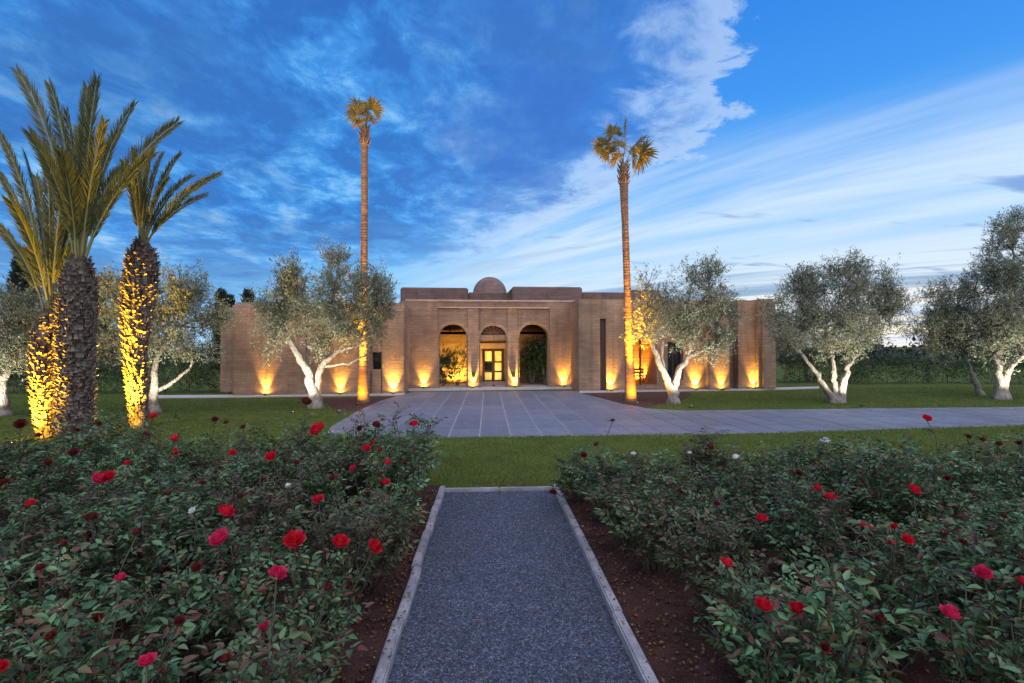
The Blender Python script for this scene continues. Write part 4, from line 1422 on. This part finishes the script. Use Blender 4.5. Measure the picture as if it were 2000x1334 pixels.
# ------------------------------------------------------------------ plants behind the arches
def shrub(label, loc, h, r, n, seed, name='potted_shrub', mat='shrub_leaf', leaf=.22, lw=.28):
    rng = np.random.default_rng(seed)
    t = tag(empty(name, loc), label, 'shrub')
    mb = MB()
    for k in range(7):
        a = rng.random() * 6.28
        mb.tube(wiggle((0.05 * math.cos(a), .05 * math.sin(a), 0), (r * .6 * math.cos(a), r * .6 * math.sin(a), h * rng.uniform(.5, .85)), 4, .04, rng), [.03, .025, .02, .014, .008], 5)
    mb.build('stems', M['olive_bark'], t, True)
    p, dd, _, _ = sprays((0, 0, h * .58), (r, r * .8, h * .42), n, 9, rng, up=.3, slen=(.2, .45))
    L = rng.uniform(.6, 1.2, len(p)) * leaf
    v, f = diamonds(p, dd, L, L * lw, rng)
    link('foliage', np_mesh('foliage', v, f, M[mat]), t)


shrub('leafy shrub lit yellow behind the left arch', house_world(hx(893, 4.0), 4.1, .112), 2.1, .75, 120, 61, leaf=.26, lw=.16)
shrub('dark bushy shrub at the left side of the left arch', house_world(hx(866, 4.2), 3.8, .112), 2.0, .55, 120, 62)
shrub('tall dark shrub filling the right arch', house_world(hx(1040, 4.2), 4.2, .112), 2.5, .8, 240, 63)
shrub('bright green shrub at the right side of the right arch', house_world(hx(1064, 3.6), 3.6, .112), 2.6, .4, 120, 64)

# ================================================================== ROSES
def bloom_mesh(name, mat, rng, openk=1.0):
    """rose of cupped petals, radius about 1 (scaled later)"""
    vs, fs = [], []
    rings = [(5, .18, 1.15, .30, 12), (6, .36, 1.05, .42, 20), (7, .62, .86, .52, 38), (7, .90, .56, .62, 62)]
    for (m, r, h, w, tilt) in rings:
        for j in range(m):
            a = 2 * math.pi * (j + rng.random() * .3) / m + r * 3
            e = Vector((math.cos(a), math.sin(a), 0)); s = Vector((-math.sin(a), math.cos(a), 0))
            rr = r * openk * rng.uniform(.9, 1.1); hh = h * rng.uniform(.9, 1.08)
            o = len(vs)
            for (u, rk, wk) in ((0, .30, .45), (.38, .80, 1.0), (.78, .96, 1.05), (1.0, 1.10, .62)):
                for k in (-1, 0, 1):
                    bulge = 1 if k == 0 else .84
                    vs.append(e * rr * rk * bulge + s * (k * w * wk * .62) + Vector((0, 0, hh * u - .1 + (0.05 if k == 0 else 0) + rng.normal() * .03)))
            for i in range(3):
                for k in range(2):
                    q = o + i * 3 + k
                    fs.append((q, q + 1, q + 4, q + 3))
    me = bpy.data.meshes.new(name)
    me.from_pydata([tuple(v_) for v_ in vs], [], fs)
    me.polygons.foreach_set('use_smooth', [True] * len(fs))
    me.materials.append(mat); me.update()
    return me


rg = np.random.default_rng(77)
BL = {k: [bloom_mesh('bloom', M[m], rg, ok) for ok in (1.0, .9, 1.08)] for k, m in (('r', 'red_petal'), ('p', 'pink_petal'), ('w', 'white_petal'), ('d', 'faded_petal'))}


def leaflets(P, D, N_, Ls, Ws, rng):
    """two-quad folded leaflets"""
    n = len(P)
    D = unit(D); S_ = unit(np.cross(D, N_)); U = np.cross(S_, D)
    L = Ls[:, None]; Wd = Ws[:, None]
    b = P; tip = P + D * L - U * L * .12
    r1 = P + D * L * .30 + S_ * Wd * .46 + U * Wd * .16; r2 = P + D * L * .68 + S_ * Wd * .30 + U * Wd * .10
    l1 = P + D * L * .30 - S_ * Wd * .46 + U * Wd * .16; l2 = P + D * L * .68 - S_ * Wd * .30 + U * Wd * .10
    v = np.stack([b, r1, r2, tip, l2, l1], 1).reshape(-1, 3)
    k = (np.arange(n) * 6)[:, None]
    f = np.concatenate([k + np.array([[0, 1, 2, 3]]), k + np.array([[0, 3, 4, 5]])], 1).reshape(-1, 4)
    return v, f


def compound(P, D, rng, size):
    """rose leaves: five leaflets on a stalk"""
    n = len(P)
    D = unit(D)
    up = unit(np.array([0, 0, 1.0])[None] + rng.normal(size=(n, 3)) * .62)
    S_ = unit(np.cross(D, up)); U = np.cross(S_, D)
    sz = rng.uniform(.55, 1.3, n) * size
    allP, allD, allN, allL, allW = [], [], [], [], []
    for (along, sgn, lk) in ((1.0, 0, 1.15), (.62, 1, 1.0), (.62, -1, 1.0), (.26, 1, .8), (.26, -1, .8)):
        allP.append(P + D * (sz * 1.75 * along)[:, None] + S_ * (sgn * sz * .06)[:, None])
        allD.append(D * (1.0 if sgn == 0 else .5) + S_ * sgn * .9 + rng.normal(size=(n, 3)) * .14 - np.array([0, 0, .18]))
        allN.append(U + rng.normal(size=(n, 3)) * .25)
        allL.append(sz * lk * 1.18); allW.append(sz * lk * .62)
    return leaflets(np.concatenate(allP), np.concatenate(allD), np.concatenate(allN), np.concatenate(allL), np.concatenate(allW), rng)


BUSH = []
buds = []
for k in range(10):
    rng = np.random.default_rng(200 + k)
    h = rng.uniform(.70, 1.06); r = rng.uniform(.36, .52)
    mb = MB()
    P_, D_ = [], []
    tips_ = []
    for c in range(13):
        a = c * 2.4 + rng.normal() * .3
        rad_ = r * rng.random() ** .55
        hh = h * rng.uniform(.62, 1.12) * (1 - .22 * (rad_ / r) ** 2)
        tip = Vector((rad_ * math.cos(a), rad_ * math.sin(a), hh))
        w = wiggle((.06 * math.cos(a), .06 * math.sin(a), -.02), tip, 6, .035, rng, .03)
        mb.tube(w, [.010, .009, .0085, .008, .007, .006, .004], 5, False)
        if c % 4 == 0:
            tips_.append((w[-1], rng.uniform(.010, .017)))
        for q in range(11):
            t_ = .22 + .78 * rng.random() ** .62
            i_ = min(int(t_ * 6), 5); p = w[i_].lerp(w[i_ + 1], t_ * 6 - i_)
            b_ = rng.random() * 6.283
            P_.append(p); D_.append((math.cos(b_), math.sin(b_), .15 + .35 * rng.random()))
            # short side shoot with its own leaves
            if rng.random() < .5:
                e = p + Vector((math.cos(b_) * .16, math.sin(b_) * .16, .10 + rng.random() * .08))
                mb.tube([p, e], [.004, .002], 4, False)
                for z_ in range(3):
                    b2 = b_ + rng.normal() * 1.1
                    P_.append(p.lerp(e, .45 + .28 * z_)); D_.append((math.cos(b2), math.sin(b2), .2 + .3 * rng.random()))
    v, f = compound(np.array([tuple(p) for p in P_]), np.array(D_), rng, .051)
    bd = MB()
    for (bp, br) in tips_:
        prof_ = [(br * .35, -br * .9), (br * .9, -br * .2), (br * .95, br * .3), (br * .55, br * 1.2), (br * .08, br * 1.9)]
        bd.lathe(prof_, tuple(bp), 7)
    buds.append(bd.mesh('buds', M['faded_petal'] if k % 2 else M['sepal'], True))
    BUSH.append((mb.mesh('canes', M['rose_cane'], True), np_mesh('foliage', v, f, M['rose_leaf']), h))

ORD = ['first', 'second', 'third', 'fourth', 'fifth', 'sixth', 'seventh', 'eighth', 'ninth', 'tenth', 'eleventh']
bushes = []
rng = np.random.default_rng(9)
for side_ in (-1, 1):
    nrow = 0
    y = 1.75
    while y < (8.15 if side_ < 0 else 7.75):
        lim = y * 1.12 + .75
        x = 1.16 if side_ < 0 else (1.86 if y < 4.6 else (1.60 if y < 6.2 else 1.46))
        k = 0
        while x < lim:
            bushes.append([side_, nrow, k, Vector((side_ * x + rng.normal() * .07, y + rng.normal() * .08, .02)), []])
            x += .84; k += 1
        y += .80; nrow += 1

ROSES = [(622, 842, 32, 'r'), (703, 838, 15, 'd'), (735, 832, 18, 'd'), (808, 830, 20, 'r'), (193, 938, 30, 'p'), (213, 932, 30, 'r'), (340, 860, 22, 'r'), (530, 893, 22, 'r'), (518, 938, 22, 'd'), (437, 1003, 40, 'r'), (431, 1054, 40, 'p'),
         (575, 1059, 40, 'r'), (663, 1062, 36, 'r'), (730, 1070, 34, 'r'), (540, 1123, 36, 'p'), (517, 1225, 24, 'p'), (288, 1293, 34, 'p'), (622, 977, 24, 'r'), (752, 943, 18, 'r'), (755, 905, 18, 'r'), (715, 878, 20, 'r'), (741, 882, 17, 'r'), (728, 868, 13, 'r'),
         (180, 1012, 24, 'd'), (10, 945, 24, 'd'), (80, 1110, 22, 'd'), (190, 1208, 24, 'd'), (300, 815, 20, 'r'), (190, 830, 18, 'd'), (598, 787, 22, 'd'), (40, 830, 22, 'd'), (145, 885, 22, 'd'), (4, 1302, 26, 'r'), (340, 884, 16, 'r'), (150, 842, 14, 'd'), (75, 852, 14, 'd'),
         (420, 820, 14, 'd'), (442, 826, 12, 'd'), (476, 835, 14, 'd'), (285, 850, 14, 'd'), (250, 905, 16, 'r'), (95, 905, 18, 'd'), (455, 885, 14, 'r'), (60, 985, 20, 'r'), (330, 965, 18, 'd'), (690, 915, 14, 'r'), (650, 935, 15, 'd'), (120, 1065, 22, 'd'), (385, 1110, 22, 'd'), (640, 1150, 22, 'd'), (235, 1130, 20, 'p'), (470, 970, 16, 'd'), (790, 905, 12, 'd'), (700, 985, 16, 'd'), (350, 1215, 24, 'd'), (100, 1245, 24, 'd'), (440, 1290, 22, 'd'), (1700, 905, 14, 'd'), (1850, 935, 14, 'd'), (1650, 1120, 20, 'd'), (1960, 1010, 16, 'd'), (1880, 1060, 16, 'd'), (1720, 1210, 22, 'd'), (1610, 1265, 22, 'd'), (1330, 960, 12, 'd'), (1400, 985, 14, 'd'), (564, 950, 15, 'w'), (376, 998, 13, 'w'), (270, 1040, 22, 'd'), (395, 945, 16, 'd'), (580, 905, 14, 'd'),
         (1808, 818, 20, 'r'), (1783, 958, 24, 'r'), (1690, 1030, 24, 'r'), (1597, 955, 18, 'r'), (1621, 975, 24, 'r'), (1747, 1029, 16, 'r'), (1772, 1055, 22, 'r'), (1741, 1061, 14, 'r'), (1487, 1015, 26, 'r'), (1417, 1102, 28, 'r'), (1490, 1185, 34, 'r'), (1556, 1192, 34, 'r'),
         (1920, 1122, 32, 'p'), (1996, 1140, 28, 'r'), (1855, 1202, 36, 'p'), (1140, 890, 16, 'd'), (1167, 868, 16, 'd'), (1385, 873, 18, 'd'), (1080, 962, 16, 'd'), (1890, 853, 14, 'd'), (1920, 860, 13, 'd'), (1950, 868, 14, 'd'), (1990, 866, 13, 'd'), (1197, 822, 11, 'd'),
         (1237, 887, 11, 'w'), (1347, 885, 9, 'w'), (1438, 895, 17, 'w'), (1611, 862, 18, 'w'), (1560, 925, 14, 'd')]
for (px, py, sz, c) in ROSES:
    r = ray(px, py)
    z = .98 + ((px * 7 + py * 3) % 11 - 5) * .012
    p = CO + r * ((z - CO.z) / r.z)
    ymax = 7.9 if px < 950 else 7.5
    if p.y > ymax:
        p = CO + r * ((ymax - .15 * ((px * 3) % 5) - CO.y) / r.y)
    if (px, py) == (1080, 962):
        p = CO + r * ((6.95 - CO.y) / r.y)
    dist = (p - CO).dot(CR @ Vector((0, 0, -1)))
    b = min(bushes, key=lambda q: (q[3].x - p.x) ** 2 + (q[3].y - p.y) ** 2)
    b[4].append((p, sz * dist / F * .5, c))

CN = {'r': 'red', 'p': 'pink', 'w': 'white', 'd': 'dark red'}
NUM = ['no', 'one', 'two', 'three', 'four', 'five', 'six', 'seven']
for bi, (sd_, row, k, loc, fl) in enumerate(bushes):
    cm, fm, h = BUSH[(bi * 7 + row) % len(BUSH)]
    t = empty('rose_bush', loc, rng.random() * 6.283)
    if sd_ < 0:
        bed = 'left'
    else:
        bed = 'right'
    cols = []
    for q in fl:
        if CN[q[2]] not in cols: cols.append(CN[q[2]])
    pos_txt = '%s bed, %s row, %s from path' % (bed, ORD[row], ORD[k])
    if fl:
        lab = 'rose bush with %s %s bloom%s, %s' % (NUM[min(len(fl), 7)], ' and '.join(cols[:2]), '' if len(fl) == 1 else 's', pos_txt)
    else:
        lab = 'leafy rose bush without open blooms, ' + pos_txt
    tag(t, lab, 'rose bush', 'rose bushes in the %s bed' % bed)
    s = rng.uniform(.92, 1.10)
    t.scale = (s, s, s * rng.uniform(.86, 1.08) * (.86 if sd_ > 0 and loc.y > 5.8 else 1.0))
    link('canes', cm, t)
    link('foliage', fm, t)
    tag(link('buds', buds[(bi * 7 + row) % len(BUSH)], t), kind='stuff')
    if fl:
        mw = (Matrix.Translation(loc) @ Matrix.Rotation(t.rotation_euler.z, 4, 'Z') @ Matrix.Diagonal((*t.scale, 1))).inverted()
        for i, (p, r_, c) in enumerate(fl):
            lp = mw @ p
            mb = MB()
            st_ = Vector((lp.x * .12, lp.y * .12, .05))
            w = wiggle(st_, lp, 5, .02, rng, .02)
            mb.tube(w, [.009, .008, .007, .006, .0055, .005], 5, False)
            sm = mb.build('flower_stem', M['rose_cane'], t, True)
            # a few leaves up the flower stem
            nl = 6
            pp = np.array([tuple(w[2 + (j % 3)].lerp(w[3 + (j % 3)], rng.random())) for j in range(nl)])
            aa = rng.random(nl) * 6.283
            v, f = compound(pp, np.stack([np.cos(aa), np.sin(aa), np.full(nl, .3)], 1), rng, .042)
            link('stem_leaves', np_mesh('stem_leaves', v, f, M['rose_leaf']), sm)
            bo = link('bloom', BL[c][(i + bi) % 3], t)
            bo.location = lp
            ss = max(r_, .028) * 1.05 / s
            bo.scale = (ss, ss, ss * .9)
            # face up and a little toward the open side
            bo.rotation_euler = (R(22) + rng.normal() * .25, rng.normal() * .3, -t.rotation_euler.z + rng.normal() * .2)

# ================================================================== GRASS
def inside(poly, X, Y):
    res = np.zeros(X.shape, bool)
    n = len(poly)
    j = n - 1
    for i in range(n):
        xi, yi = poly[i][0], poly[i][1]; xj, yj = poly[j][0], poly[j][1]
        c = ((yi > Y) != (yj > Y)) & (X < (xj - xi) * (Y - yi) / (yj - yi + 1e-12) + xi)
        res ^= c
        j = i
    return res


n = 330000
rng = np.random.default_rng(3)
Yg = 7.4 + (27 - 7.4) * rng.random(n) ** 1.9
Xg = (rng.random(n) * 2 - 1) * (Yg * 1.12 + 1)
keep = ~inside(cpoly, Xg, Yg)
keep &= ~((Yg < 8.62) & (Xg < PX0 - .08)) & ~((Yg < 8.32) & (Xg > PX1 + .08)) & ~((Yg < PEND + .02) & (Xg > PX0 - .1) & (Xg < PX1 + .1))
hp = np.stack([Xg - HO.x, Yg - HO.y], 1)
ly = hp @ np.array([uy.x, uy.y]); lx = hp @ np.array([ux.x, ux.y])
keep &= ~((ly > -1.0) & (lx > hx(420, 0) - 2.5) & (lx < hx(1600, 0)))
for pts in ([(640, 789), (600, 783), (640, 778), (780, 774), (742, 783.5), (700, 803), (660, 808)],
            [(1135, 768.5), (1240, 767), (1345, 765.5), (1350, 772), (1330, 782), (1262, 796), (1215, 788), (1172, 777)]):
    keep &= ~inside([tuple(ground(*p).to_2d()) for p in pts], Xg, Yg)
Xg, Yg = Xg[keep], Yg[keep]
m = len(Xg)
base = np.stack([Xg, Yg, np.full(m, -.004)], 1)
lean = rng.normal(size=(m, 2)) * .45
dv = np.stack([lean[:, 0], lean[:, 1], np.ones(m)], 1)
patch = .5 + .5 * np.sin(Xg * 1.3 + np.sin(Yg * 1.7)) * np.sin(Yg * 1.1 + Xg * .4)
hgt = rng.uniform(.025, .06, m) * (.8 + .5 * patch)
wid = rng.uniform(.006, .011, m) * (.7 + Yg / 12)
sdv = unit(np.cross(dv, rng.normal(size=(m, 3))))
v = np.stack([base - sdv * wid[:, None] * .5, base + sdv * wid[:, None] * .5, base + dv * hgt[:, None]], 1).reshape(-1, 3)
tag(link('grass', np_mesh('grass', v, np.arange(3 * m).reshape(m, 3), M['grass'])), 'short green grass blades of the lawn', 'grass', kind='stuff')
